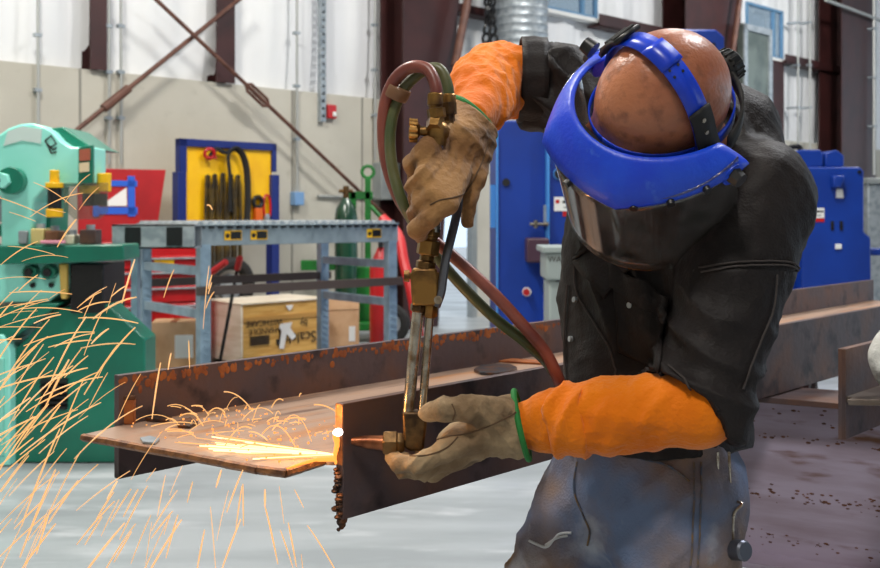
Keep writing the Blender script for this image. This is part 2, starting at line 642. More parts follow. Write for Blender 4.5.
m_mill = mat('mill_scale_steel', srgb(84, 70, 72), 0.48, 0.3, col2=srgb(108, 74, 58), scale=7, lo=0.45, hi=0.7, col3=srgb(46, 36, 38), scale3=14, bump=0.12, bscale=50)
m_webtop = mat('rusty_web_steel', srgb(182, 152, 132), 0.36, 0.3, col2=srgb(190, 132, 86), scale=8, lo=0.5, hi=0.72, col3=srgb(128, 102, 90), scale3=11, bump=0.1, bscale=40, stretch=(0.5, 3, 1))
m_rust = mat('orange_rust', srgb(158, 88, 34), 0.8, col2=srgb(122, 62, 28), scale=30)
m_cutedge = mat('fresh_cut_steel', srgb(148, 100, 62), 0.5, 0.4, col2=srgb(90, 58, 42), scale=50, bump=0.3, bscale=160)
m_girder = mat('purple_grey_girder_steel', srgb(176, 164, 186), 0.4, 0.15, col2=srgb(150, 134, 148), scale=5, lo=0.4, hi=0.65, col3=srgb(112, 74, 52), scale3=7, lo3=0.58, hi3=0.7, bump=0.08, bscale=40, stretch=(0.6, 1, 4))
m_slag = mat('black_slag', srgb(58, 44, 38), 0.5, 0.4, col2=srgb(110, 66, 36), scale=40, bump=0.4, bscale=120)
m_spark = emis('glowing_spark', (1.0, 0.36, 0.08, 1), 2.0)
m_spark2 = emis('hot_yellow_spark', (1.0, 0.50, 0.17, 1), 1.7)
m_molten = emis('white_hot_metal', (1.0, 0.88, 0.84, 1), 14.0)
m_glow = emis('orange_hot_metal', (1.0, 0.32, 0.05, 1), 2.5)

# ------------------------------------------------------------------ the hall: floor, long wall, columns, braces
fb = B()
fb.bx(-6, 34, -4, 40, -0.2, 0.0)
struct(fb.build('floor', m_floor, smooth=False))
struct(B().prism([(-6, -4.2, 7.6), (34, -4.2, 7.6), (34, 46.6, 7.6), (-6, 7.0, 7.6)], (0, 0, 0.2)).build('ceiling', m_white, smooth=False))  # unseen ceiling, added to keep the sky light off the interior
struct(B().bx(-6, 34, -4.2, -4, 0, 7.6).build('wall_front', m_conc, smooth=False))  # unseen wall behind the camera, added to cut frontal light
struct(B().bx(-6.2, -6, -4.2, 8.2, 0, 7.6).build('wall_left', m_conc, smooth=False))  # unseen side wall, added with it to cut frontal light

TH = math.atan2(1050.0, 1060.0)     # the wall runs away to the right
EX, EY = math.cos(TH), math.sin(TH)
CW = 9.0                            # distance of the wall's face along its own normal
WM = Matrix.Rotation(TH, 4, 'Z')
def wx(px, off=0.0):
    """(distance along the wall, viewing depth) of an image column on the wall"""
    u = (px-440.0)/F
    y = (CW-off)/(EX-EY*u)
    return u*y*EX+y*EY, y
def wz(px, py, off=0.0):
    return H-(py-HY)/F*wx(px, off)[1]
def wthing(name, label, cat, group=None):
    return thing(name, label, cat, (0, 0, 0), TH, group)

ZB = 2.60                           # top of the precast band
xa, xb = wx(-300)[0], 34.0
DX0, DX1, DZ = wx(438)[0], wx(471)[0], 2.3
wb = B(WM)
wb.bx(xa, DX0, CW, CW+0.16, 0, ZB).bx(DX1, xb, CW, CW+0.06, 0, ZB).bx(DX0, DX1, CW, CW+0.06, DZ, ZB)
for q in (60, 79, 121, 290, 372):
    pass
wall = struct(wb.build('wall_back', m_conc, smooth=False))
w1 = (wx(546)[0], wx(600)[0], wz(570, 9), wz(570, -40))
w2 = (wx(752)[0], wx(786)[0], wz(768, 53), wz(768, 8))
xs = set(np.arange(xa, xb, 0.06))
for w in (w1, w2):
    xs.update((w[0], w[1]))
xs = sorted(xs)
zs = sorted(set(list(np.linspace(ZB, 7.5, 15))+[w1[2], w1[3], w2[2], w2[3]]))
lin = B(WM)
vs = []
for x in xs:
    for z in zs:
        k = 0.055*abs(math.sin(x*2.6+0.5*math.sin(x*1.7)))+0.018*math.sin(x*11+math.sin(z*0.9+x)*1.5)+0.008*math.sin(x*27+z*0.6)
        t = min(1.0, (z-ZB)/0.5)
        vs.append((x, CW+0.14-k*t, z))
fs = []
nz = len(zs)
for i in range(len(xs)-1):
    for j in range(nz-1):
        cx, cz = (xs[i]+xs[i+1])/2, (zs[j]+zs[j+1])/2
        if any(w[0] < cx < w[1] and w[2] < cz < w[3] for w in (w1, w2)):
            continue
        fs.append((i*nz+j, (i+1)*nz+j, (i+1)*nz+j+1, i*nz+j+1))
lin.add(vs, fs)
lin.build('insulation_liner', m_liner, wall, smooth=True)
WMI = WM.inverted()
wall_seams = B(WM)
for px in (80, 292, 362):
    x = wx(px)[0]
    wall_seams.bx(x-0.012, x+0.012, CW-0.004, CW+0.02, 0, ZB)
wall_seams.build('panel_joint', mat('joint_sealant', srgb(140, 138, 130), 0.8), wall)

m_winframe = mat('blue_grey_window_frame', srgb(96, 140, 176), 0.4)
for i, w in enumerate((w1, w2)):
    fr = B(WM)
    t = 0.045
    for a, b_, c, d in ((w[0]-t, w[1]+t, w[2]-t, w[2]), (w[0]-t, w[1]+t, w[3], w[3]+t), (w[0]-t, w[0], w[2], w[3]), (w[1], w[1]+t, w[2], w[3]),
                        (w[0]+(w[1]-w[0])*0.74, w[0]+(w[1]-w[0])*0.74+0.05, w[2], w[3])):
        fr.bx(a, b_, CW+0.07, CW+0.13, c, d)
    fo = struct(fr.build('window_%d' % (i+1), m_winframe, smooth=False))
    B(WM).bx(w[0], w[1], CW+0.10, CW+0.106, w[2], w[3]).build('pane', m_glass, fo, smooth=False)
    B(WM).bx(w[0]-0.1, w[1]+0.1, CW-0.06, CW+0.12, w[2]-0.12, w[2]-0.07).build('sill', m_white, fo, smooth=False)
df = B(WM)
df.bx(DX0-0.07, DX0, CW-0.02, CW+0.17, 0, DZ).bx(DX1, DX1+0.09, CW-0.02, CW+0.07, 0, DZ).bx(DX0-0.07, DX1+0.09, CW-0.02, CW+0.07, DZ, DZ+0.07)
struct(df.build('door_1', m_greypaint, smooth=False))
# bright yard outside the open door
struct(B(WM).bx(xa, xb, CW+0.3, CW+16, -0.12, -0.02).build('ground_outside', mat('pale_yard_concrete', srgb(238, 238, 234), 0.8), smooth=False))

# columns (red-brown I sections) and girts
def ibeam(b, x0, x1, y0, y1, z0, z1, t=0.02):
    b.bx(x0, x1, y0, y0+t, z0, z1).bx(x0, x1, y1-t, y1, z0, z1).bx((x0+x1)/2-t/2, (x0+x1)/2+t/2, y0+t, y1-t, z0, z1)
tn = 0
def col_(px0, px1, z0, z1, off=0.0, dep=0.25):
    global tn
    tn += 1
    b = B(WM)
    ibeam(b, wx(px0, off)[0], wx(px1, off)[0], CW-off, CW-off+dep, z0, z1)
    return struct(b.build('trim_%d' % tn, m_brown, smooth=False))
col_(91, 107, ZB, 7.4, 0.05, 0.2)
col_(217, 235, ZB, 7.4, 0.05, 0.2)
tn += 1
tb_ = B(WM)
cxa, cxb, cxt = wx(404, 0.42)[0], wx(438, 0.42)[0], wx(458, 0.42)[0]
for y_ in (CW-0.42, CW-0.04):
    tb_.prism([(cxa, y_, 0), (cxb, y_, 0), (cxt, y_, 3.6), (cxt+0.4, y_, 7.4), (cxa, y_, 7.4)], (0, 0.025, 0))
tb_.bx(cxa+0.2, cxa+0.23, CW-0.40, CW-0.04, 0, 7.4)
struct(tb_.build('trim_%d' % tn, m_brown, smooth=False))
col_(535, 545, 0, 7.4, 0.05, 0.2)
col_(686, 741, 0, 7.4, 0.42, 0.42)
col_(771, 784, 0, wz(777, 60), 0.05, 0.2)
col_(842, 876, 0, 7.4, 0.5, 0.45)
def girt(px0, px1, z0, z1, off=0.12):
    global tn
    tn += 1
    b = B(WM)
    b.bx(wx(px0, off)[0], wx(px1, off)[0], CW-off, CW-off+0.02, z0, z1).bx(wx(px0, off)[0], wx(px1, off)[0], CW-off, CW+0.1, z0, z0+0.03)
    return struct(b.build('trim_%d' % tn, m_brown, smooth=False))
girt(600, 690, wz(645, 38), wz(645, 26))
girt(786, 872, wz(825, 73), wz(825, 65), 0.14)
girt(452, 536, wz(500, 22), wz(500, 14))

def rod(name, label, a, b_, r, cat='brace', blk=None, m=m_brownrod):
    """brace between two wall pixels (px, py, off)"""
    t = wthing(name, label, cat)
    A = Vector((wx(a[0], a[2])[0], CW-a[2], wz(*a)))
    Z = Vector((wx(b_[0], b_[2])[0], CW-b_[2], wz(*b_)))
    B().cyl(A, Z, r, seg=10).build('rod', m, t)
    if blk:
        c = A.lerp(Z, blk[0])
        d = (Z-A).normalized()
        if blk[2]:
            B().cyl(c-d*blk[1], c+d*blk[1], r*1.9, seg=10).build('sleeve', m, t)
        else:
            n = Vector((0, 1, 0)).cross(d).normalized()
            tb = B()
            for s in (-1, 1):
                tb.tube([c-d*blk[1], c-d*blk[1]*0.7+n*s*r*2.2, c+d*blk[1]*0.7+n*s*r*2.2, c+d*blk[1]], r*0.8, 8)
            tb.build('turnbuckle', m, t)
    return t
rod('brace_rod', 'thick brown brace rod slanting up to the right across the wall', (52, 150, 0.16), (246, -6, 0.16), 0.022, blk=(0.30, 0.16, True))
rod('brace_rod', 'thin brown brace rod slanting down to the right with a turnbuckle', (148, -8, 0.22), (392, 222, 0.22), 0.020, blk=(0.40, 0.17, False))
rod('brace_pipe', 'pinkish brown slanted brace pipe beside the wide brown column', (470, -12, 0.6), (455, 66, 0.6), 0.05)
rod('brace_pipe', 'pinkish brown slanted pipe in front of the column behind the bald head', (741, -10, 0.6), (729, 78, 0.6), 0.045)
rod('roof_pipe', 'thin grey pipe slanting near the ceiling at the top right', (826, 0, 0.6), (885, 22, 0.6), 0.03, 'pipe', m=m_conduit)

def conduit(label, px, y0, y1, r=0.014, box=None, off=0.04, name='conduit'):
    t = wthing(name, label, 'conduit')
    x = wx(px, off)[0]
    z0, z1 = wz(px, y1, off), wz(px, y0, off)
    B().cyl((x, CW-off, z0), (x, CW-off, z1), r, seg=8).build('pipe', m_conduit, t)
    for k in range(3):
        z = z0+(z1-z0)*(0.25+0.25*k)
        B().bx(x-r*2.2, x+r*2.2, CW-off-r*1.2, CW, z-0.015, z+0.015).build('clamp', m_galv, t)
    if box:
        B().bx(x-0.06, x+0.06, CW-off-0.05, CW, z0-0.14, z0).build('junction_box', box, t, bevel=0.006)
    return t
conduit('grey conduit running up the wall above the mint machine', 38, -20, 200)
conduit('grey conduit left of the brace sleeve on the concrete wall', 109, -20, 164)
conduit('grey conduit just right of the brace sleeve on the concrete wall', 121, -20, 164)
conduit('grey conduit with a blue junction box beside the yellow board', 297, -20, 192, box=mat('blue_box', srgb(120, 160, 206), 0.45))
conduit('thin grey conduit between the fire alarm and the wide brown column', 375, -20, 160)
conduit('thin grey conduit against the wide brown column', 398, -20, 200, 0.01)
conduit('tall grey conduit on the white liner right of the small window', 798, -20, 150, 0.02, off=0.2)
conduit('second tall grey conduit on the white liner right of the small window', 810, -20, 150, 0.02, off=0.2)
conduit('grey standpipe at the far right edge of the wall', 874, -20, 175, 0.03, off=0.6)
# perforated strut
t = wthing('slotted_strut', 'slotted steel strut standing up the wall beside the fire alarm', 'strut')
x = wx(320)[0]
sb = B()
z0, z1 = wz(320, 122), wz(320, -20)
sb.bx(x-0.035, x-0.02, CW-0.06, CW, z0, z1).bx(x+0.02, x+0.035, CW-0.06, CW, z0, z1)
z = z0
while z < z1:
    sb.bx(x-0.02, x+0.02, CW-0.06, CW-0.055, z, z+0.045)
    z += 0.08
sb.build('slotted_channel', m_galv, t, smooth=False)
# fire alarm
t = wthing('fire_alarm', 'small red fire alarm with a white strobe on the wall', 'alarm')
x, z = wx(329)[0], wz(329, 112)
B().bx(x-0.06, x+0.06, CW-0.06, CW, z-0.075, z+0.075).build('housing', m_red, t, bevel=0.008)
B().bx(x+0.0, x+0.04, CW-0.08, CW-0.06, z-0.05, z+0.0).build('strobe', m_white, t, bevel=0.004)
# disconnect box
t = wthing('switch_box', 'grey electrical switch box on the wall beside the wide brown column', 'electrical box')
x0, x1 = wx(372)[0], wx(391)[0]
B().bx(x0, x1, CW-0.16, CW, wz(380, 200), wz(380, 163)).build('enclosure', m_greypaint, t, bevel=0.01)
B().bx(x1, x1+0.03, CW-0.1, CW-0.06, wz(380, 190), wz(380, 175)).build('lever', m_black, t)
B().cyl((x0-0.8, CW-0.03, wz(372, 197)), (x0, CW-0.03, wz(372, 197)), 0.015, seg=8).build('side_conduit', m_conduit, t)
# duct and dark chain by the ceiling, left of the person's arm
t = wthing('air_duct', 'round silver air duct hanging beside the brown column above the orange sleeve', 'duct')
x0, x1 = wx(502, 0.5)[0], wx(538, 0.5)[0]
xc, rr = (x0+x1)/2, (x1-x0)/2
prof = []
for k in range(40):
    prof += [(k/40, rr), (k/40+0.003, rr*1.02), (k/40+0.006, rr)]
prof.append((1, rr))
B().lathe((xc, CW-0.5, wz(520, 52, 0.5)), (xc, CW-0.5, 7.2), prof, 28).build('duct_pipe', m_galv, t)
t = wthing('lift_chain', 'dark hanging chain bundle between the brown column and the silver duct', 'chain')
x = wx(490, 0.5)[0]
cb = B()
for k in range(26):
    z = wz(490, 48, 0.5)+k*0.11
    for dx in (-0.05, 0.05):
        cb.torus((x+dx+0.03*math.sin(k*0.8+dx*30), CW-0.5, z), 0.055, 0.018, (1, 0, 0) if k % 2 else (0, 1, 0.3), 12, 6)
cb.build('chain_links', m_black, t)
# grey panel beside the small window
t = wthing('notice_panel', 'grey green framed panel on the wall below the small window', 'panel')
x0, x1 = wx(743, 0.6)[0], wx(771, 0.6)[0]
za, zb = wz(754, 106, 0.6), wz(754, 26, 0.6)
B().bx(x0, x1, CW-0.6, CW-0.5, za, zb).build('sheet', mat('grey_green_sheet', srgb(112, 122, 116), 0.35, 0.3, col2=srgb(86, 96, 92), scale=3), t)
pf = B()
for a, b_, c, d in ((x0, x0+0.1, za, zb), (x1-0.1, x1, za, zb), (x0, x1, za, za+0.1), (x0, x1, zb-0.1, zb)):
    pf.bx(a, b_, CW-0.63, CW-0.6, c, d)
pf.build('frame', m_galv, t, smooth=False)
B().bx((x0+x1)/2-0.04, (x0+x1)/2+0.04, CW-0.52, CW+0.1, 0, zb-0.1).build('post', m_galv, t)

# ------------------------------------------------------------------ yellow tool board with slings
BO = 0.55
t = wthing('tool_board', 'yellow tool board in a dark blue frame hung with slings', 'tool board')
x0, x1 = wx(178, BO)[0], wx(275, BO)[0]
zt = wz(226, 141, BO)
yb = CW-BO
fr = B()
fr.bx(x0, x0+0.075, yb-0.03, yb+0.05, wz(180, 172, BO), zt).bx(x1-0.05, x1, yb-0.03, yb+0.05, wz(273, 172, BO), zt).bx(x0, x1, yb-0.03, yb+0.05, zt-0.07, zt)
fr.build('frame', m_navy, t, bevel=0.004)
B().bx(x0+0.06, x1-0.04, yb, yb+0.03, wz(226, 234, BO), zt-0.06).build('yellow_panel', m_yellow, t, smooth=False)
for xx in (x0+0.02, x1-0.02):
    B().bx(xx-0.045, xx+0.045, yb-0.04, yb+0.06, 0.0, wz(180, 172, BO)).build('leg', m_navy, t, bevel=0.004)
    B().bx(xx-0.06, xx+0.06, yb-0.16, yb+0.2, 0.0, 0.05).build('foot', m_navy, t, bevel=0.004)
def bp(px, py, o=0.03):
    return Vector((wx(px, BO)[0], yb-o, wz(px, py, BO)))
m_sling = mat('dark_sling_web', srgb(52, 42, 26), 0.7, col2=srgb(96, 76, 24), scale=8)
for i, (px, lab) in enumerate(((206, 'leftmost of the dark hanging slings on the yellow board'), (213, 'second dark hanging sling from the left on the yellow board'),
                               (221, 'dark hanging sling in the middle of the short row on the yellow board'), (229, 'fourth dark hanging sling on the yellow board under the red shackle'),
                               (236, 'rightmost of the short dark slings on the yellow board'))):
    b = B()
    top = 174+abs(px-221)*0.12
    pts = spline([bp(px-2.2, 268), bp(px-2.0, 200), bp(px-0.4, top), bp(px+1.8, 200), bp(px+2.4, 268)], 6)
    b.tube(pts, 0.027, 8, flat=0.5)
    o = wthing('lifting_sling', lab, 'sling', 'slings on the yellow board')
    b.build('strap', m_sling, o)
    B().cyl(bp(px, top+1, 0.0), bp(px, top+1, 0.06), 0.012, seg=8).build('hook', m_black, o)
o = wthing('lifting_sling', 'long black sling arched over the top of the yellow board', 'sling')
B().tube(spline([bp(227, 212, 0.06), bp(226, 175, 0.06), bp(225, 155, 0.06), bp(233, 149, 0.06), bp(241, 160, 0.06), bp(244, 185, 0.06), bp(243, 225, 0.06), bp(238, 235, 0.06)], 7), 0.034, 8, flat=0.45).build('strap', m_rubber, o)
B().tube(spline([bp(207, 156, 0.05), bp(214, 149, 0.05), bp(222, 153, 0.05), bp(231, 149, 0.05)], 6), 0.02, 8).build('end_loop', m_black, o)
o = wthing('shackle', 'red shackle hooked at the top left of the yellow board', 'shackle')
B().torus(bp(206, 154, 0.06), 0.045, 0.016, (0.3, 1, 0.2)).build('bow', m_red, o)
B().cyl(bp(203, 158, 0.06), bp(213, 158, 0.06), 0.014).build('pin', m_red, o)
o = wthing('lifting_clamp', 'black round lifting clamp low on the right of the yellow board', 'clamp')
B().torus(bp(256, 202), 0.05, 0.02, (0, 1, 0)).build('ring', m_black, o)
B().bx(bp(256, 214).x-0.04, bp(256, 214).x+0.04, yb-0.06, yb, bp(256, 222).z, bp(256, 208).z).build('jaw', mat('orange_clamp', srgb(214, 96, 20), 0.5), o, bevel=0.006)
o = wthing('snap_hook', 'red and steel snap hook hanging next to the black clamp', 'hook')
B().tube(spline([bp(262, 200), bp(265, 195), bp(268, 200), bp(268, 215), bp(263, 216)], 5, True), 0.012, 8, closed=True).build('hook_body', m_red, o)
B().cyl(bp(265, 214, 0.03), bp(265, 224, 0.03), 0.03).build('swivel', m_galv, o)

# ------------------------------------------------------------------ red tool chest with raised lid
RA = math.radians(26)
base = P(101, 360, 8.5)
t = thing('tool_chest', 'red tool chest with drawers and raised red lid behind the mint machine', 'tool chest', (base.x, base.y, 0), RA)
Wd, Dp = 0.86, 0.45
B().bx(0, Wd, 0, Dp, 0.08, 1.06).build('body', m_red, t, bevel=0.01)
zz = 0.12
for hgt in (0.24, 0.2, 0.15, 0.13, 0.12):
    dr = B().bx(0.02, Wd-0.02, -0.02, 0.02, zz, zz+hgt-0.015).build('drawer', m_red, t, bevel=0.006)
    B().bx(0.04, Wd-0.04, -0.045, -0.02, zz+hgt-0.045, zz+hgt-0.03).build('handle', m_galv, dr, bevel=0.003)
    zz += hgt
B().bx(0.42, 0.58, -0.03, -0.02, 0.87, 0.93).build('yellow_label', m_yellow, t)
for xx in (0.08, Wd-0.08):
    for yy in (0.08, Dp-0.08):
        B().cyl((xx-0.02, yy, 0.04), (xx+0.02, yy, 0.04), 0.04).build('caster', m_rubber, t)
# raised lid
ld = B()
ld.prism([(-0.12, Dp, 1.06), (0.52, Dp, 1.06), (0.62, Dp+0.05, 1.68), (-0.12, Dp+0.05, 1.68)], (0, 0.05, 0))
lid = ld.build('lid', m_redpan, t, bevel=0.006)
tp = B()
q = lambda x, z: (x, Dp-0.012+0.05*(z-1.06)/0.6, z)
for a, b_, c, d in ((0.04, 0.37, 1.53, 1.58), (0.04, 0.37, 1.29, 1.35), (0.29, 0.35, 1.27, 1.62), (0.0, 0.05, 1.27, 1.58)):
    tp.prism([q(a, c), q(b_, c), q(b_, d), q(a, d)], (0, 0.008, 0))
tp.build('blue_tape_frame', m_bluetape, lid, smooth=False)
B().prism([q(0.06, 1.36), q(0.28, 1.36), q(0.28, 1.52)], (0, 0.008, 0)).build('white_triangle', m_white, lid, smooth=False)

# ------------------------------------------------------------------ crate and boxes
c0 = P(243, 362, 8.9)
t = thing('wooden_crate', 'plywood shipping crate with upside down black stencil print', 'crate', (c0.x, c0.y, 0), TH)
CL, CDp, CH = 0.90, 0.58, 0.49
B().bx(0, CL, 0.004, CDp, 0.03, 0.03+CH).build('plywood_panel', m_wood, t, bevel=0.004)
B().bx(-0.02, 0.0, 0.0, CDp, 0.03, 0.03+CH).build('end_panel', m_woodpale, t, bevel=0.004)
B().bx(-0.025, CL+0.01, -0.01, CDp+0.01, 0.03+CH, 0.045+CH).build('lid', m_woodpale, t, bevel=0.003)
sk = B()
for yy in (0.05, CDp-0.13):
    sk.bx(0.0, CL, yy, yy+0.08, 0.0, 0.03)
sk.build('skid', m_woodpale, t)
st = B()
B().bx(0.0, CL, -0.004, 0.004, 0.37, 0.41).build('batten', mat('darker_ply', srgb(186, 140, 72), 0.65), t)  # batten in a darker brown than the plywood panel
def crate_text(body, size, x, z):
    return text('stencil_print', body, size, plane_M((x, -0.005, z), (-1, 0, 0), (0, 0, -1)), m_ink, t)
crate_text('HANDLE', 0.075, 0.20, 0.285)
crate_text('WITH', 0.075, 0.31, 0.355)
crate_text('CARE', 0.075, 0.12, 0.355)
crate_text('Scalchy', 0.14, 0.575, 0.20)
crate_text('by', 0.09, 0.64, 0.325)
pr = B()
for k in range(4):
    pr.bx(0.07, 0.27, -0.006, 0.0, 0.17+k*0.02, 0.183+k*0.02)
pr.build('printed_block', m_ink, t, smooth=False)
ic = B()
ic.bx(0.345, 0.415, -0.006, 0, 0.15, 0.20).bx(0.375, 0.385, -0.006, 0, 0.2, 0.29).bx(0.355, 0.405, -0.006, 0, 0.285, 0.295)
ic.build('glass_symbol', m_ink, t, smooth=False)
tape = B()
tape.prism([(0.46, -0.008, 0.12), (0.51, -0.008, 0.11), (0.54, -0.008, 0.24), (0.60, -0.008, 0.18), (0.64, -0.008, 0.21), (0.58, -0.008, 0.29), (0.60, -0.008, 0.34), (0.47, -0.008, 0.33), (0.46, -0.008, 0.30), (0.485, -0.008, 0.27)], (0, 0.002, 0))
tape.prism([(0.53, -0.006, 0.49), (0.61, -0.006, 0.49), (0.60, -0.006, 0.46), (0.57, -0.006, 0.44)], (0, 0.004, 0))
tape.build('torn_label', m_white, t, smooth=False).location.x = -0.09

def carton(label, px, py, d, w, dp, h, rz, lab, flaps=False, z0=0.0):
    c = P(px, py, d)
    o = thing('cardboard_box', label, 'box', (c.x, c.y, z0), rz)
    B().bx(0, w, 0, dp, 0, h).build('carton', m_card, o, bevel=0.004)
    B().bx(w/2-0.025, w/2+0.025, -0.002, dp, h-0.001, h+0.002).build('packing_tape', mat('brown_tape', srgb(160, 112, 70), 0.3), o)
    B().bx(lab[0], lab[1], -0.004, 0, lab[2], lab[3]).build('paper_label', m_white, o, smooth=False)
    if flaps:
        B().prism([(0, 0, h), (w, 0, h), (w, 0.02, h+0.1), (0, 0.02, h+0.1)], (0, -0.006, 0)).build('flap', m_card, o)
    return o
carton('small cardboard box with a white label left of the plywood crate', 151, 362, 8.15, 0.34, 0.3, 0.36, math.radians(8), (0.18, 0.32, 0.08, 0.26), z0=0.09)
carton('open cardboard box right of the plywood crate', 328, 350, 9.75, 0.30, 0.3, 0.40, math.radians(20), (0.2, 0.26, 0.1, 0.24), True)
c = P(146, 366, 8.2)
pl = thing('pallet', 'low pale wooden pallet under the small cardboard box', 'pallet', (c.x, c.y, 0), math.radians(8))
pb = B()
for k in range(4):
    pb.bx(-0.05, 0.46, -0.12+k*0.15, 0.0+k*0.15, 0.07, 0.09)
pb.build('deck_boards', m_woodpale, pl)
for k in range(3):
    B().bx(-0.05+k*0.22, 0.02+k*0.22, -0.12, 0.45, 0, 0.07).build('stringer', m_woodpale, pl)

# ------------------------------------------------------------------ roller conveyor
c0 = P(195, 222, 7.0)
CA = math.atan2(0.631, 0.776)
t = thing('roller_conveyor', 'grey roller conveyor table on perforated legs', 'conveyor', (c0.x, c0.y, 0), CA)
zt = c0.z
CLn, CWd = 1.68, 0.95
m_conv = mat('grey_blue_conveyor_paint', srgb(150, 164, 172), 0.42, 0.3, col2=srgb(132, 146, 154), scale=8)
m_leg = mat('blue_grey_leg_steel', srgb(150, 174, 192), 0.4, 0.3, col2=srgb(124, 146, 164), scale=8)
for yy in (0.0, CWd):
    B().bx(0, CLn, yy-0.012, yy+0.012, zt-0.16, zt-0.02).bx(0, CLn, yy-0.03, yy+0.012, zt-0.025, zt-0.015).build('side_rail', m_conv, t, bevel=0.003)
B().bx(-0.012, 0.0, 0, CWd, zt-0.15, zt-0.02).build('end_plate', m_galv, t)
for k in range(24):
    xk = 0.04+k*(CLn-0.08)/23
    B().cyl((xk, -0.004, zt-0.02), (xk, CWd+0.004, zt-0.02), 0.024, seg=12).build('roller', m_galv, t)
hb = B()
for k in range(24):
    xk = 0.04+k*(CLn-0.08)/23
    hb.bx(xk-0.016, xk+0.016, -0.034, -0.012, zt-0.045, zt-0.03)
hb.build('axle_slots', m_black, t, smooth=False)
for xx, zf in ((0.21, 0.095), (0.41, 0.095), (1.39, 0.095)):
    lb = B().bx(xx, xx+0.13, -0.016, -0.012, zt-zf-0.03, zt-zf+0.035).build('warning_label', m_yellow, t, smooth=False)
    B().bx(xx+0.045, xx+0.125, -0.018, -0.016, zt-zf-0.022, zt-zf+0.028).build('label_print', m_black, lb, smooth=False)
    B().cyl((xx+0.022, -0.018, zt-zf), (xx+0.022, -0.016, zt-zf), 0.016, seg=10).build('label_print', m_black, lb, smooth=False)
for xx in (0.03, CLn-0.09):
    for yy in (0.0, CWd):
        lg = B()
        lg.bx(xx, xx+0.075, yy-0.02, yy-0.012, 0, zt-0.15).bx(xx, xx+0.01, yy-0.012, yy+0.05, 0, zt-0.15)
        for k in range(14):
            lg.box((xx+0.045, yy-0.023, 0.1+k*0.05), (0.05, 0.006, 0.014), Matrix.Rotation(0.5, 3, 'Y'))
        lg.build('leg', m_leg, t)
        B().bx(xx-0.03, xx+0.11, yy-0.06, yy+0.06, 0, 0.012).build('foot_plate', m_leg, t)
    for z in (zt-0.33, zt-0.62):
        B().bx(xx+0.01, xx+0.05, 0, CWd, z-0.03, z+0.03).build('crossbar', m_leg, t)
for z, yy in ((zt-0.46, -0.03), (zt-0.46, CWd+0.02)):
    B().bx(-0.0, CLn+0.02, yy-0.025, yy+0.015, z-0.03, z+0.03).build('lower_rail', mat('brown_angle_rail', srgb(72, 60, 56), 0.5), t)
# hollow steel section lying across the left end
e = P(112, 222, 6.55)
t = thing('steel_channel', 'short shiny steel box section lying between the mint machine and the conveyor', 'steel stock', (e.x, e.y, 0), 0.0)
cb = B()
zc = zt-0.012
LL = 0.515
cb.bx(0, LL, 0, 0.01, zc-0.15, zc).bx(0, LL, 0, 0.2, zc-0.01, zc).bx(0, LL, 0, 0.2, zc-0.15, zc-0.14).bx(0, LL, 0.19, 0.2, zc-0.15, zc)
cb.build('box_section', m_galv, t)
for xx in (0.08, 0.34):
    B().bx(xx, xx+0.1, -0.004, 0.0, zc-0.135, zc-0.015).build('dark_slot', m_black, t, smooth=False)
B().bx(0.10, 0.14, 0.06, 0.14, 0, zc-0.15).build('stand', m_leg, t)

# ------------------------------------------------------------------ gas bottle on green cart, hoses
g = P(346, 222, 10.5)
t = thing('gas_bottle', 'dark green gas bottle strapped to a green cart by the wall', 'gas bottle', (g.x, g.y, 0.1))
ztop = P(346, 198, 10.5).z
B().lathe((0, 0, 0.0), (0, 0, ztop-0.1), [(0, 0.1), (0.03, 0.115), (0.85, 0.115), (0.92, 0.1), (0.97, 0.06), (1, 0.04)], 24).build('bottle', m_bottle, t)
B().cyl((0, 0, ztop-0.1), (0, 0, ztop+0.02), 0.03).cyl((-0.07, 0, ztop-0.03), (0.07, 0, ztop-0.03), 0.018).build('valve', m_dbrass, t)
B().torus((0, 0, ztop-0.35), 0.118, 0.012).build('strap', m_green, t)
g2 = P(363, 222, 10.75)
t = thing('bottle_cart', 'green welding bottle cart with a lifting ring and black tyres', 'cart', (g2.x, g2.y, 0))
zr = P(362, 172, 10.75).z
B().bx(-0.13, -0.07, -0.03, 0.03, 0.2, zr-0.2).bx(0.02, 0.08, -0.03, 0.03, 0.2, zr-0.06).bx(-0.2, 0.1, -0.03, 0.03, zr-0.28, zr-0.2).build('upright_frame', m_green, t, bevel=0.005)
B().torus((0.05, 0, zr), 0.06, 0.018, (0, 1, 0)).build('lifting_ring', m_green, t)
B().cyl((0.08, 0, zr-0.35), (0.42, -0.1, zr-0.72), 0.022).cyl((0.05, -0.1, zr-0.66), (0.42, -0.12, zr-0.66), 0.016).build('tow_bar', m_green, t)
B().bx(-0.3, 0.35, -0.25, 0.25, 0.12, 0.2).bx(-0.2, 0.25, -0.05, 0.25, 0.2, 0.75).build('tray', m_green, t, bevel=0.008)
B().bx(-0.62, -0.14, -0.14, 0.0, 0.72, 0.82).build('side_shelf', m_green, t, bevel=0.005)
for xx in (-0.28, 0.3):
    w_ = B().torus((xx, -0.3, 0.2), 0.15, 0.05, (0.25, 1, 0)).build('tyre', m_rubber, t)
    B().cyl((xx, -0.34, 0.2), (xx, -0.26, 0.2), 0.1).build('wheel_hub', m_galv, w_)
m_redhose = mat('bright_red_hose', srgb(206, 40, 44), 0.4)
o = tag(B().tube(spline([P(382, 218, 9.3), P(398, 235, 9.2), P(404, 262, 9.1), P(411, 290, 9.0), P(416, 318, 9.0), P(420, 338, 9.2)], 8), 0.045, 10).build('red_hose', m_redhose), 'thick bright red hose hanging beside the conveyor end', 'hose')
o = thing('fire_extinguisher', 'red cylinder standing behind the right legs of the conveyor', 'extinguisher', (P(381, 300, 9.2).x, 9.2, 0.0))
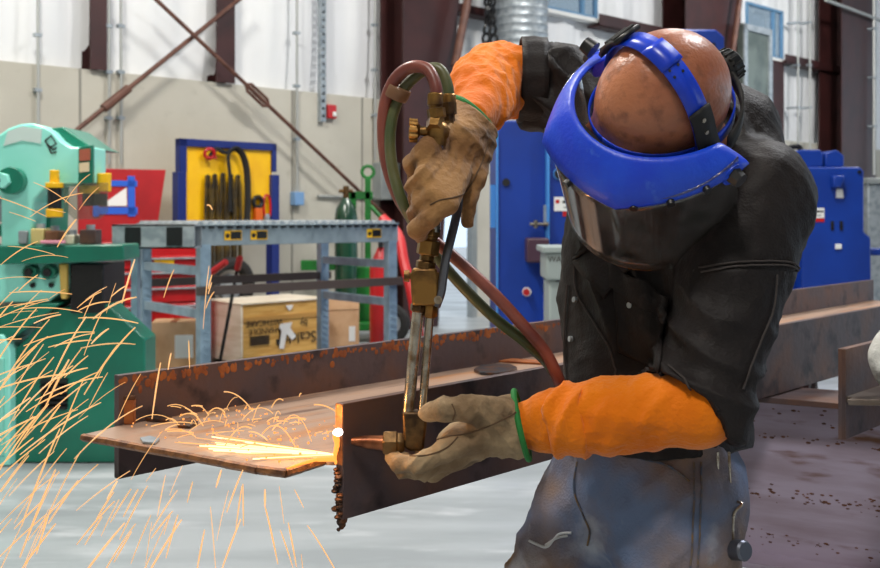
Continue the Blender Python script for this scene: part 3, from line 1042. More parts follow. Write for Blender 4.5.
B().lathe((0, 0, 0.0), (0, 0, 1.0), [(0, 0.08), (0.02, 0.1), (0.85, 0.1), (0.95, 0.05), (1, 0.03)], 20).build('cylinder', m_red, o)
B().bx(-0.02, 0.02, -0.08, 0.05, 1.0, 1.05).build('handle', m_black, o)
# hand truck tyre behind conveyor
o = thing('spare_tyre', 'black tyre leaning in the gap above the plywood crate', 'tyre', (-1.95, 9.68, 0.0), TH)
B().torus((0, 0, 0.62), 0.22, 0.06, (0, 1, 0.15), 28, 10).build('tread', m_rubber, o)
B().cyl((0, -0.04, 0.615), (0, 0.04, 0.625), 0.12).build('rim', m_galv, o)
B().bx(-0.06, 0.06, -0.05, 0.05, 0, 0.35).build('prop', m_black, o)
for i, (px, py, lab) in enumerate(((226, 262, 'left red tool handle standing behind the conveyor rail'), (240, 258, 'right red tool handle standing behind the conveyor rail'))):
    a = P(px, py, 8.35)
    o = thing('bolt_cutter', lab, 'tool')
    B().tube([a, a+Vector((-0.14+0.1*i, 0.1, -0.09))], 0.026, 8).build('grip', m_redhose, o)
    B().tube([a+Vector((-0.14+0.1*i, 0.1, -0.09)), Vector((a.x-0.2, a.y+0.1, 0.0))], 0.014, 8).build('shaft', m_black, o)

# ------------------------------------------------------------------ mint green ironworker machine
D0 = 5.6
k_ = D0/F
IX = lambda px: (px-440)*k_
IZ = lambda py: H-(py-HY)*k_
t = thing('ironworker', 'mint and teal green ironworker punching machine with yellow punch holders', 'machine')
def ipoly(pts, y0, y1, name, m, parent=t, bevel=0.008):
    return B().prism([(IX(a), y0, IZ(b_)) for a, b_ in pts], (0, y1-y0, 0)).build(name, m, parent, bevel=bevel)
ipoly([(26, 456), (26, 346), (66, 306), (116, 302), (153, 336), (153, 425), (150, 456)], 5.45, 5.66, 'base_cabinet', m_teal)
ipoly([(-90, 456), (-90, 330), (20, 330), (27, 346), (27, 456)], 5.38, 6.1, 'electrical_cabinet', m_mint)
ipoly([(8, 446), (8, 352), (22, 352), (22, 446)], 5.36, 5.38, 'cabinet_door', mat('pale_mint', srgb(140, 222, 204), 0.35), bevel=0.004)
ipoly([(-90, 332), (-90, 312), (60, 300), (74, 300), (22, 338)], 5.40, 6.0, 'sloped_cover', m_teal)
vb = B()
for k in range(6):
    z = IZ(376+k*5)
    vb.box(((IX(52)+IX(78))/2, 5.44, z), (IX(78)-IX(52), 0.03, 0.014), Matrix.Rotation(0.5, 3, 'X'))
vb.build('vent_louvers', m_black, t, smooth=False)
# C-shaped frame head with rounded top
arc = [(-60, 190), (-60, 168), (-20, 160), (0, 148), (12, 138), (22, 131), (33, 127), (45, 126), (56, 129), (65, 134), (73, 143), (82, 149), (105, 149), (105, 184), (92, 186), (60, 187), (47, 200), (44, 246), (15, 246), (15, 196), (-60, 196)]
ipoly(arc, 5.42, 5.62, 'frame_head', m_mint, bevel=0.01)
ipoly([(57, 130), (70, 128), (95, 146), (104, 150), (80, 150), (70, 140)], 5.5, 5.9, 'head_cover', m_teal)
ipoly([(91, 150), (105, 147), (105, 184), (91, 186)], 5.40, 5.43, 'nose_plate', m_teal, bevel=0.004)
ipoly([(93, 152), (103, 151), (103, 162), (93, 163)], 5.385, 5.40, 'warning_sticker', mat('sticker_red_brown', srgb(170, 92, 70), 0.5), bevel=0)
ipoly([(93, 165), (102, 164), (102, 173), (93, 174)], 5.385, 5.40, 'warning_sticker', mat('sticker_cream', srgb(226, 206, 170), 0.5), bevel=0)
ipoly([(18, 148), (22, 134), (36, 129), (55, 132), (54, 146), (36, 143)], 5.413, 5.422, 'rating_plate', mat('pale_plate', srgb(206, 226, 222), 0.4), bevel=0)
emb = B()
for pts in (((58, 143), (64, 138), (69, 146), (62, 150), (58, 143)), ((60, 146), (66, 152), (69, 150)), ((62, 150), (64, 155), (69, 154))):
    emb.tube([(IX(a), 5.415, IZ(b_)) for a, b_ in pts], 0.004, 6)
emb.build('emblem', m_ink, t)
# pivot boss, column rear, arm
def icyl(px, py, r, y0, y1, name, m, seg=24, parent=t):
    return B().cyl((IX(px), y0, IZ(py)), (IX(px), y1, IZ(py)), r*k_, seg=seg).build(name, m, parent, bevel=0.004)
icyl(28, 182, 13, 5.36, 5.45, 'pivot_boss', m_teal)
pv = icyl(22, 182, 8, 5.33, 5.37, 'pivot_nut', m_mint, 6)
icyl(19, 182, 2.5, 5.31, 5.335, 'pivot_pin', m_black, 12, pv)
ipoly([(30, 175), (50, 178), (48, 244), (32, 244)], 5.62, 5.9, 'rear_column', m_teal)
ipoly([(-60, 300), (-60, 245), (70, 245), (80, 252), (80, 282), (60, 300)], 5.44, 5.95, 'lower_frame', m_mint)
ipoly([(-60, 218), (-60, 198), (14, 198), (14, 222)], 5.5, 5.9, 'hydraulic_cylinder', m_galv)
ipoly([(-60, 236), (-60, 224), (14, 224), (14, 236)], 5.46, 5.9, 'lower_cover', m_teal)
ipoly([(18, 262), (18, 245), (138, 243), (139, 258), (60, 262)], 5.34, 5.62, 'work_table', m_teal)
ipoly([(-6, 322), (14, 314), (14, 328), (-6, 336)], 5.37, 5.38, 'red_sticker', mat('red_sticker', srgb(214, 74, 92), 0.5), bevel=0)
ipoly([(72, 262), (80, 262), (80, 296), (74, 296)], 5.40, 5.44, 'yellow_plate', mat('pale_yellow_plate', srgb(222, 186, 96), 0.45))
ipoly([(82, 262), (114, 262), (114, 310), (82, 310)], 5.42, 5.8, 'scrap_chute', m_black)
for px in (45, 63):
    kb = icyl(px, 270, 7, 5.38, 5.45, 'knob', m_teal, 16)
    icyl(px, 270, 4, 5.36, 5.39, 'knob_cap', m_black, 12, kb)
for px in (45, 63):
    icyl(px, 283, 2.6, 5.42, 5.45, 'bolt', m_black, 8)
# punch holders
def punch(px, y):
    pb_ = icyl_v(px, 172, 184, 4.5, y, 'punch_head', m_yellow)
    icyl_v(px, 184, 189, 8.5, y, 'yellow_collar', m_yellow, pb_)
    icyl_v(px, 189, 210, 6.5, y, 'rubber_spring', m_black, pb_)
    icyl_v(px, 209, 217, 8, y, 'yellow_collar', m_yellow, pb_)
def icyl_v(px, p0, p1, r, y, name, m, parent=None):
    return B().cyl((IX(px), y, IZ(p1)), (IX(px), y, IZ(p0)), r*k_, seg=20).build(name, m, parent or t, bevel=0.004)
punch(71, 5.36)
icyl_v(110, 174, 192, 7, 5.5, 'yellow_punch_cap', m_yellow)
icyl_v(96, 186, 194, 10, 5.5, 'yellow_punch_cap', m_yellow)
icyl_v(95, 194, 206, 6, 5.5, 'rubber_spring', m_black)
icyl_v(107, 194, 206, 6, 5.5, 'rubber_spring', m_black)
gd = B()
cc = [(80, 184), (122, 184), (122, 212), (114, 219), (90, 219), (80, 210)]
gd.prism([(IX(a), 5.36, IZ(b_)) for a, b_ in cc], (0, 0.006, 0))
gd.build('clear_guard', m_guard, t, smooth=False)
# dies and clutter on the table
def clutter(name, label, px0, px1, p0, p1, m, y=5.40, dp=0.1, cat='tool part', extra=None):
    o = thing(name, label, cat)
    zb_ = IZ(244)+0.005
    hgt = (p1-p0)*k_
    B().bx(IX(px0), IX(px1), y, y+dp, zb_, zb_+hgt).build('block', m, o, bevel=0.006)
    B().cyl(((IX(px0)+IX(px1))/2, y+dp/2, zb_+hgt), ((IX(px0)+IX(px1))/2, y+dp/2, zb_+hgt+0.025), 0.022, seg=12).build('stud', m_galv, o)
    return o
clutter('die_holder', 'yellowish die block on the left of the ironworker table', 45, 58, 228, 243, mat('cream_block', srgb(214, 196, 130), 0.5))
clutter('die_block', 'brown rusty die block in the middle of the ironworker table', 59, 72, 230, 243, mat('rusty_die', srgb(128, 88, 60), 0.5))
clutter('clamp_block', 'small grey clamp block at the left edge of the ironworker table', 33, 42, 230, 243, m_galv)
clutter('die_block', 'small pale die block under the front yellow punch', 77, 87, 234, 243, mat('pale_block', srgb(220, 214, 190), 0.5))
clutter('die_block', 'dark steel die under the clear punch guard', 92, 108, 229, 243, m_mill)
o = tag(B().bx(IX(60), IX(82), 5.32, 5.36, IZ(243)+0.005, IZ(241)+0.01).build('marking_rag', mat('pink_rag', srgb(224, 150, 170), 0.8), bevel=0.004), 'pink scrap lying on the front edge of the ironworker table', 'scrap')

# ------------------------------------------------------------------ blue machines, bin
def machine_sign(o, x0, x1, z0, z1, y):
    s = B().bx(x0, x1, y-0.008, y, z0, z1).build('warning_sign', m_white, o, smooth=False)
    w_ = x1-x0
    B().bx(x0+w_*0.35, x1-0.01, y-0.01, y-0.008, z0+(z1-z0)*0.55, z0+(z1-z0)*0.75).build('sign_print', m_ink, s, smooth=False)
    B().bx(x0+w_*0.4, x1-0.03, y-0.01, y-0.008, z0+(z1-z0)*0.2, z0+(z1-z0)*0.32).build('sign_print', m_greypaint, s, smooth=False)
    B().bx(x0+w_*0.06, x0+w_*0.22, y-0.01, y-0.008, z0+(z1-z0)*0.55, z0+(z1-z0)*0.8).build('sign_print', m_red, s, smooth=False)
    B().bx(x0+w_*0.36, x1, y-0.008, y, z0-(z1-z0)*0.38, z0-0.004).build('red_sign', m_red, o, smooth=False)
D1 = 7.5
k1 = D1/F
AX = lambda px: (px-440)*k1
AZ = lambda py: H-(py-HY)*k1
t = thing('press_brake', 'tall blue press machine behind the person, with white warning sign and red button', 'machine', (0, 0, 0))
def apoly(pts, y0, y1, name, m, bevel=0.012, parent=None):
    return B().prism([(AX(a), y0, AZ(b_)) for a, b_ in pts], (0, y1-y0, 0)).build(name, m, parent or t, bevel=bevel)
side = apoly([(497, 395), (497, 128), (505, 119), (548, 119), (548, 395)], 7.62, 8.6, 'inner_frame', m_blue)
apoly([(548, 395), (548, 119), (740, 119), (740, 395)], 7.5, 8.6, 'outer_frame', m_blue)
apoly([(547, 395), (547, 119), (549.2, 119), (549.2, 395)], 7.47, 7.62, 'edge_strip', m_blueedge, 0.002)
apoly([(497, 395), (497, 130), (499, 130), (499, 395)], 7.60, 7.63, 'edge_strip', m_blueedge, 0.002)
for px, py, r, y in ((507, 182, 4, 7.60), (559, 174, 5, 7.48)):
    h_ = B().cyl((AX(px), y, AZ(py)), (AX(px), y+0.03, AZ(py)), r*k1, seg=20).build('lifting_hole', m_black, t)
B().torus((AX(559), 7.49, AZ(174)), 5.2*k1, 0.006, (0, 1, 0)).build('hole_rim', m_blueedge, t)
machine_sign(t, AX(554), AX(578), AZ(211), AZ(197), 7.5)
eb = B().cyl((AX(528), 7.60, AZ(293)), (AX(528), 7.62, AZ(293)), 4.6*k1, seg=20).build('button_ring', m_white, t)
B().cyl((AX(527.3), 7.57, AZ(293)), (AX(527.3), 7.60, AZ(293)), 3.4*k1, seg=20).build('red_button', m_red, eb)
apoly([(526, 262), (526, 238), (548, 238), (548, 262)], 7.4, 7.62, 'control_box', mat('dark_plum_box', srgb(70, 44, 60), 0.45))
B().cyl((AX(529), 7.45, AZ(224)), (AX(547), 7.45, AZ(224)), 0.012, seg=8).cyl((AX(535), 7.45, AZ(228)), (AX(535), 7.45, AZ(220)), 0.016, seg=8).bx(AX(544), AX(548), 7.45, 7.63, AZ(226), AZ(222)).build('rod_handle', m_chrome, t)
apoly([(545, 225), (545, 205), (547.5, 205), (547.5, 225)], 7.55, 7.62, 'switch_plate', m_galv, 0.002)
B().bx(AX(492), AX(497), 7.7, 7.8, AZ(228), AZ(184)).build('rear_guard', m_blueedge, t)
apoly([(668, 119), (668, 32), (684, 22), (727, 22), (736, 30), (736, 119)], 7.8, 8.4, 'hydraulic_housing', m_blue)
apoly([(595, 119), (595, 44), (622, 38), (626, 119)], 7.8, 8.4, 'hydraulic_housing', m_blue)
apoly([(652, 36), (652, 26), (672, 22), (672, 36)], 7.9, 8.2, 'bracket', m_blue)
for px in (690, 708, 724):
    B().cyl((AX(px), 7.78, AZ(38)), (AX(px), 7.8, AZ(38)), 2*k1, seg=10).build('bolt', m_black, t)

D2 = 11.0
k2 = D2/F
CX = lambda px: (px-440)*k2
CZ = lambda py: H-(py-HY)*k2
t = thing('hydraulic_shear', 'wide blue press machine with rounded side frame on the right behind the beam', 'machine')
def cpoly(pts, y0, y1, name, m, bevel=0.015, parent=None):
    return B().prism([(CX(a), y0, CZ(b_)) for a, b_ in pts], (0, y1-y0, 0)).build(name, m, parent or t, bevel=bevel)
cpoly([(802, 337), (802, 171), (806, 167), (860, 167), (864, 171), (864, 232), (871, 238), (872, 337)], 11.0, 11.3, 'side_frame', m_blue)
cpoly([(770, 337), (770, 172), (802, 167), (802, 337)], 11.2, 12.2, 'rear_frame', m_blue)
cpoly([(786, 167), (788, 152), (806, 149), (824, 149), (827, 154), (827, 167)], 11.1, 11.9, 'top_housing', m_blue)
cpoly([(829, 167), (829, 152), (840, 149), (848, 155), (848, 167)], 11.1, 11.8, 'motor_cover', m_blue)
B().tube(spline([(CX(790), 11.4, CZ(152)), (CX(793), 11.4, CZ(147)), (CX(800), 11.4, CZ(146)), (CX(812), 11.4, CZ(144)), (CX(813), 11.4, CZ(150))], 5), 0.03, 8).build('black_hose', m_black, t)
cpoly([(836, 198), (836, 189), (842, 189), (843, 198)], 10.98, 11.0, 'white_tag', m_white, 0.002)
cpoly([(835, 249), (835, 244), (841, 244), (841, 249)], 10.98, 11.0, 'white_tag', m_white, 0.002)
machine_sign(t, CX(805), CX(824), CZ(218), CZ(208), 11.0)
for px in (832, 841):
    B().bx(CX(px-1.4), CX(px+1.4), 10.985, 11.0, CZ(230), CZ(221)).build('slot', m_black, t)
for px, py in ((859, 172), (836, 178), (815, 201)):
    B().cyl((CX(px), 10.98, CZ(py)), (CX(px), 11.0, CZ(py)), 1.8*k2, seg=12).build('bolt_hole', m_black, t)
cpoly([(830, 188), (830, 176), (842, 176), (838, 188)], 10.9, 11.0, 'bracket', m_blue)
cpoly([(871, 256), (871, 249), (900, 249), (900, 256)], 11.1, 11.3, 'side_rail', m_blue)
for px, y0, y1, lab in ((872, 178, 275, 'pale grey steel rack standing at the right edge behind the blue machine'),):
    o = thing('steel_rack', lab, 'rack')
    B().bx(CX(868)*1.2, CX(920)*1.2, 13.2, 13.6, 0.0, H+(213-184)/F*13.2).build('rack_body', m_galv, o, bevel=0.01)
    B().bx(CX(866)*1.2, CX(922)*1.2, 13.15, 13.65, H+(213-184)/F*13.2, H+(213-178)/F*13.2).build('rack_top', m_greypaint, o, bevel=0.01)

bx0 = P(546, 330, 6.6)
t = thing('waste_bin', 'grey waste bin with a hood lettered in black beside the blue machine', 'bin', (bx0.x, bx0.y, 0))
kk = 6.6/F
zt_, zm = H-(248-213)*kk, H-(280-213)*kk
m_bin = mat('grey_bin_plastic', srgb(150, 160, 158), 0.5)
B().prism([(0.02, 0.0, 0.0), (0.34, 0.0, 0.0), (0.34, 0.0, zm), (0.02, 0.0, zm)], (0, 0.36, 0)).build('bin_body', m_bin, t, bevel=0.012)
B().bx(-0.0, 0.36, -0.03, 0.38, zm, zt_-0.03).build('hood', m_bin, t, bevel=0.012)
B().bx(-0.025, 0.385, -0.05, 0.40, zt_-0.03, zt_+0.01).build('rim', m_bin, t, bevel=0.008)
text('bin_lettering', 'WASTE', 0.05, plane_M((0.09, -0.032, (zm+zt_)/2+0.03), (1, 0, 0), (0, 0, 1)), m_ink, t)
B().bx(0.06, 0.12, -0.02, 0.02, zm-0.01, zm).build('latch', m_black, t)
# ------------------------------------------------------------------ the beam being cut, the girder under it, the stub at the right
O = P(343, 404, 1.5)
BA = math.atan2(1050.0, 960.0)
BM = Matrix.Translation(O) @ Matrix.Rotation(BA, 4, 'Z')     # x along the beam, y away from the camera, z up
FH, BD, FT, LB = 0.166, 0.470, 0.015, 3.3
def local(o):
    """world points into the frame of a root object"""
    return (Matrix.Translation(o.location) @ o.rotation_euler.to_matrix().to_4x4()).inverted()
beam = thing('steel_beam', 'long rusty steel beam on its side, being flame cut at its left end', 'steel beam', O, BA)
B().bx(0.0, LB, 0, FT, -FH, 0).build('near_flange', m_mill, beam, bevel=0.001)
B().bx(-0.087, LB, BD-FT, BD, -FH-0.003, 0.003).build('far_flange', m_mill, beam, bevel=0.001)
wp = [(0.0, FT, -0.080), (-0.012, 0.03, -0.080), (-0.092, 0.015, -0.080), (-0.105, 0.06, -0.080), (-0.152, 0.38, -0.080), (-0.162, 0.435, -0.080), (-0.12, 0.444, -0.080), (-0.087, BD-FT, -0.080), (LB, BD-FT, -0.080), (LB, FT, -0.080)]
B().prism(wp, (0, 0, -0.010)).build('web', m_webtop, beam, smooth=False)
# rust scale along the flange's top edge
rb = B()
r_ = np.random.default_rng(3)
x = -0.08
while x < 2.2:
    h_ = r_.uniform(0.003, 0.011)
    w_ = r_.uniform(0.006, 0.02)
    for q_ in range(5):
        rb.ball((x+r_.normal()*0.007, BD-FT-0.0002, -0.002-abs(r_.normal())*0.008), r_.uniform(0.0015, 0.005), 8, 5, (r_.uniform(0.8, 1.6), 0.12, r_.uniform(0.8, 2.0)))
    x += r_.uniform(0.006, 0.035)
o = rb.build('rust_flakes', m_rust, beam, smooth=False)
o['kind'] = 'stuff'
# torch-cut end with slag drips
ce = B()
for k in range(14):
    z = -FH+0.004+k*(0.072/14)
    ce.ball((-0.002+r_.uniform(-0.002, 0.002), FT*r_.uniform(0.2, 0.9), z), r_.uniform(0.004, 0.0065), 8, 6, (1.2, 1.0, 0.7))
for k in range(6):
    ce.ball((r_.uniform(-0.002, 0.006), FT*0.5, -FH-0.002-k*0.0025), 0.0075-k*0.0009, 8, 6)
o = ce.build('slag_drips', m_slag, beam)
o['kind'] = 'stuff'
B().bx(-0.0012, 0.0003, 0.0003, FT-0.0003, -FH+0.078, -0.001).build('cut_face', m_cutedge, beam, smooth=False)
eg = B()
for a, b_ in zip(wp[1:5], wp[2:6]):
    A, Z = Vector(a)+Vector((0, 0, -0.005)), Vector(b_)+Vector((0, 0, -0.005))
    eg.tube([A.lerp(Z, i/12)+Vector((r_.normal()*0.0006, r_.normal()*0.0006, 0)) for i in range(13)], 0.0062, 6)
eg.build('web_cut_edge', m_cutedge, beam)
# glowing kerf: metal that is white and orange hot
gl = B()
gl.ball((-0.006, 0.004, -0.040), 0.0062, 12, 8, (1.3, 1, 0.9))
gl.build('molten_spot', m_molten, beam)
gl = B()
for k in range(7):
    gl.ball((-0.008+0.002*math.sin(k), 0.006, -0.046-k*0.006), 0.0058-k*0.0005, 8, 6, (0.8, 0.8, 1.5))
gl.tube([(-0.006, 0.012, -0.079), (-0.03, 0.025, -0.0785), (-0.06, 0.021, -0.0785), (-0.09, 0.016, -0.079)], [0.004, 0.003, 0.0022, 0.0012], 6)
gl.build('glowing_metal', m_glow, beam)

def on_beam(px, py, z=-0.080):
    """point of the web plane (height z under the flange top) seen at a pixel"""
    d = (H-(O.z+z))*F/(py-HY)
    return P(px, py, d)
def flake(name, label, pts, th, m, cat):
    ps = [on_beam(a, b_)+Vector((0, 0, 0.001)) for a, b_ in pts]
    return tag(B().prism(ps, (0, 0, th)).build(name, m, None, bevel=0.0004), label, cat)
flake('metal_offcut', 'dark bluish round offcut lying on the beam web behind the torch', [(474, 372), (481, 368), (494, 366), (510, 367), (517, 370), (510, 374), (495, 376), (480, 375)], 0.006, mat('blued_steel', srgb(66, 70, 78), 0.35, 0.7, col2=srgb(110, 76, 56), scale=40), 'offcut')
flake('metal_strip', 'thin brown metal strip lying on the beam web behind the round offcut', [(490, 362), (493, 359), (556, 363), (558, 366)], 0.004, m_rust, 'metal strip')
flake('slag_flake', 'curled dark slag flake on the left end of the beam web', [(136, 416), (150, 413), (160, 417), (172, 419), (168, 423), (150, 422), (140, 420)], 0.005, m_slag, 'slag')
flake('slag_flake', 'small grey slag flake lying right of the curled one on the beam web', [(176, 424), (190, 420), (198, 424), (190, 429), (178, 428)], 0.004, m_slag, 'slag')
flake('slag_flake', 'pale slag flake nearest the diagonal cut edge of the web', [(140, 440), (150, 438), (160, 441), (155, 445), (143, 444)], 0.003, m_galv, 'slag')
nut = on_beam(128, 424)
o = thing('stiffener_stub', 'rusty stub of a cut stiffener standing by the far flange at the beam end', 'steel stub', nut)
B().bx(-0.012, 0.012, -0.006, 0.006, 0, 0.042).build('stub_plate', m_rust, o, bevel=0.002)
B().box((0, 0, 0.045), (0.026, 0.014, 0.008)).build('burr', m_slag, o, bevel=0.002)

# girder under the beam
GA = math.atan2(-1050.0, 1940.0)
G = P(810, 387, 2.56)
gz1 = O.z-FH-0.004
gz0 = 0.44
girder = thing('girder', 'deep purple grey steel girder with rust streaks carrying the beam at lower right', 'girder', (G.x, G.y, gz0), GA)
GH = gz1-gz0
B().bx(-0.62, 2.4, 0.0, 0.012, 0.012, GH-0.014).build('web', m_girder, girder, smooth=False)
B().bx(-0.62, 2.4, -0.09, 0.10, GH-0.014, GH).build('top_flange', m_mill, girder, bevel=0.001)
B().bx(-0.62, 2.4, -0.09, 0.10, 0, 0.014).build('bottom_flange', m_girder, girder, bevel=0.001)
rs = B()
for zc, n_, sp in ((0.165, 330, 0.009), (0.305, 120, 0.005), (0.05, 140, 0.012), (0.36, 120, 0.016)):
    for k in range(n_):
        x = r_.uniform(-0.5, 1.2)
        rs.ball((x, -0.0002, zc+r_.normal()*sp), r_.uniform(0.0012, 0.0042), 6, 4, (1.6, 0.15, 0.7))
o = rs.build('rust_spots', mat('dark_rust', srgb(84, 52, 38), 0.8, col2=srgb(120, 72, 40), scale=30), girder)
o['kind'] = 'stuff'
for i, (xk, lab) in enumerate(((-0.42, 'steel trestle under the left end of the girder behind the legs'), (1.9, 'steel trestle under the right end of the girder'))):
    cpos = Vector((G.x, G.y, 0))+Matrix.Rotation(GA, 3, 'Z') @ Vector((xk, 0, 0))
    tr = thing('trestle', lab, 'trestle', cpos, GA, 'trestles under the girder')
    B().bx(-0.05, 0.05, -0.2, 0.2, gz0-0.08, gz0).build('top_bar', m_brown, tr, bevel=0.004)
    for yy in (-0.18, 0.18):
        B().tube([(0, yy, gz0-0.08), (-0.16, yy*1.2, 0)], 0.02, 8).build('leg', m_brown, tr)
        B().tube([(0, yy, gz0-0.08), (0.16, yy*1.2, 0)], 0.02, 8).build('leg', m_brown, tr)
e = Vector(BM @ Vector((2.75, 0.24, 0)))
tr = thing('trestle', 'steel trestle under the far end of the long beam', 'trestle', (e.x, e.y, 0), BA)
zt2 = O.z-FH-0.004
B().bx(-0.06, 0.06, -0.3, 0.3, zt2-0.1, zt2).build('top_bar', m_brown, tr, bevel=0.004)
for yy in (-0.25, 0.25):
    for s in (-1, 1):
        B().tube([(0, yy, zt2-0.1), (0.25*s, yy*1.2, 0)], 0.025, 8).build('leg', m_brown, tr)
# small packing piece on the girder at right
pp = P(826, 384, 2.50)
tag(B().box((pp.x, pp.y+0.01, gz1-0.028+0.05), (0.16, 0.05, 0.05), Matrix.Rotation(GA, 3, 'Z')).build('packing_block', m_woodpale, None, bevel=0.003), 'pale packing block on the girder under the beam at the right', 'block') if False else None

# beam stub at the right edge
S0 = P(846, 349, 1.95)
stub = thing('beam_stub', 'short dark steel beam stub sticking in at the right edge', 'steel beam', S0, BA)
B().bx(0, 1.0, 0, 0.014, -0.168, 0).build('far_flange', m_mill, stub, bevel=0.001)
sp_ = [(-0.03, -0.01, -0.088), (0.0, 0.0, -0.088), (1.0, 0.0, -0.088), (1.0, -0.27, -0.088), (0.10, -0.27, -0.088), (0.04, -0.2, -0.088)]
B().prism([(0.0, -0.012, -0.088), (0.0, 0.0, -0.088), (1.0, 0.0, -0.088), (1.0, -0.2, -0.088), (0.12, -0.2, -0.088), (-0.03, -0.015, -0.088)], (0, 0, -0.011)).build('web', mat('bright_mill_steel', srgb(128, 116, 108), 0.35, 0.6, col2=srgb(92, 74, 62), scale=14), stub, bevel=0.001)
B().tube([(-0.0005, 0.007, -0.168), (-0.0005, 0.007, 0.0)], 0.0075, 6).build('cut_end', m_mill, stub)
e = Vector(Matrix.Translation(S0) @ Matrix.Rotation(BA, 4, 'Z') @ Vector((0.62, -0.02, 0)))
zb3, zt3 = gz1+0.0005, S0.z-0.168-0.0005
tag(B().box((e.x, e.y, (zb3+zt3)/2), (0.10, 0.16, zt3-zb3), Matrix.Rotation(GA, 3, 'Z')).build('packing_block', m_woodpale, None), 'thin wooden packing block between the girder and the beam stub', 'block')
# crumpled grey-white glove on the stub
gp = P(897, 391, 1.93)
def glove_sdf(p):
    q = p-V(gp)
    d = ell(q, (0.0, 0.02, 0.055), np.eye(3), (0.045, 0.035, 0.062))
    d = smin(d, rcone(q, (-0.005, 0.02, 0.06), (0.015, 0.015, 0.13), 0.03, 0.018), 0.02)
    d = smin(d, rcone(q, (0.02, 0.01, 0.05), (0.05, 0.0, 0.02), 0.022, 0.014), 0.01)
    d = smin(d, rcone(q, (-0.02, 0.0, 0.04), (-0.012, -0.02, 0.012), 0.02, 0.012), 0.008)
    return d
o = sdf_obj('work_glove', glove_sdf, gp+Vector((-0.09, -0.07, -0.02)), gp+Vector((0.1, 0.09, 0.18)), 0.004, mat('white_cotton', srgb(206, 206, 202), 0.85, col2=srgb(160, 158, 152), scale=20, bump=0.3, bscale=120), None,
            lambda v: 0.006*waves(v, 5, 60))
tag(o, 'crumpled white glove lying on the beam stub at the right edge', 'glove')

# ------------------------------------------------------------------ the person
f0 = V((-0.78, -0.165, -0.58))
l0 = V((0.563, -0.541, -0.603))
hf = f0/np.linalg.norm(f0)
hl = l0-hf*(l0 @ hf)
hl = hl/np.linalg.norm(hl)
hu = np.cross(hf, hl)
HC = V(P(657, 104, 1.41))
LH = V((0.48, -0.87, 0))
LH = LH/np.linalg.norm(LH)
FH_ = V((-0.87, -0.48, 0))
FH_ = FH_/np.linalg.norm(FH_)
UP = V((0, 0, 1))
TOR = (LH, FH_, UP)
Rsh, Lsh = V(P(612, 116, 1.82)), V(P(748, 206, 1.53))
RE, RW = V(P(498, 82, 1.84)), V(P(470, 119, 1.61))
LE, LW = V(P(698, 409, 1.43)), V(P(520, 425, 1.50))
NK = V(P(690, 150, 1.58))
CH, BE = V(P(662, 262, 1.685)), V(P(655, 395, 1.655))
HIP = V(P(645, 480, 1.645))
RH, LHp = HIP-LH*0.085, HIP+LH*0.085
RK, RA_ = V((0.05, 1.66, 0.47)), V((0.09, 1.80, 0.10))
LK, LA_ = V((0.325, 1.50, 0.47)), V((0.38, 1.57, 0.10))
FOOT = Vector(((RA_+LA_)/2))
person = thing('person', 'worker bent over the beam in a black jacket, orange sleeves, leather gloves and stained jeans', 'person', (FOOT.x, FOOT.y, 0.0))
PMI = Matrix.Translation(-person.location)
def wear(o):
    o.data.transform(PMI)
    return o
def hp(a, b_, c):
    """point in the head's frame: forward, left, up"""
    return HC+hf*a+hl*b_+hu*c

HAX = (hf, hl, hu)
def head_d(p):
    d = ell(p, hp(-0.006, 0, 0.012), HAX, (0.094, 0.078, 0.090))
    d = smin(d, ell(p, hp(-0.032, 0, 0.0), HAX, (0.068, 0.074, 0.076)), 0.02)
    d = smin(d, ell(p, hp(0.034, 0, -0.07), HAX, (0.058, 0.062, 0.070)), 0.03)      # face
    d = smin(d, ell(p, hp(0.055, 0, -0.125), HAX, (0.034, 0.036, 0.026)), 0.025)    # chin
    d = smin(d, rcone(p, hp(0.082, -0.035, -0.005), hp(0.082, 0.035, -0.005), 0.012, 0.012), 0.015)   # brow
    d = smin(d, rcone(p, hp(0.088, 0, -0.02), hp(0.112, 0, -0.055), 0.009, 0.013), 0.012)             # nose
    for s in (-1, 1):
        d = smin(d, ell(p, hp(0.068, 0.04*s, -0.055), HAX, (0.02, 0.018, 0.016)), 0.015)              # cheek
        d = smax(d, -ell(p, hp(0.098, 0.031*s, -0.024), HAX, (0.014, 0.016, 0.010)), 0.012)           # eye socket
        d = smin(d, ell(p, hp(0.080, 0.031*s, -0.025), HAX, (0.013, 0.013, 0.012)), 0.004)            # eyeball
        ear = ell(p, hp(-0.012, 0.087*s, -0.045), HAX, (0.018, 0.010, 0.031))
        ear = smax(ear, -ell(p, hp(-0.008, 0.097*s, -0.043), HAX, (0.010, 0.006, 0.018)), 0.004)
        d = smin(d, ear, 0.008)
    d = smin(d, rcone(p, hp(0.092, -0.018, -0.088), hp(0.092, 0.018, -0.088), 0.007, 0.007), 0.006)   # lips
    d = smin(d, rcone(p, hp(0.090, -0.015, -0.099), hp(0.090, 0.015, -0.099), 0.007, 0.007), 0.006)
    return d
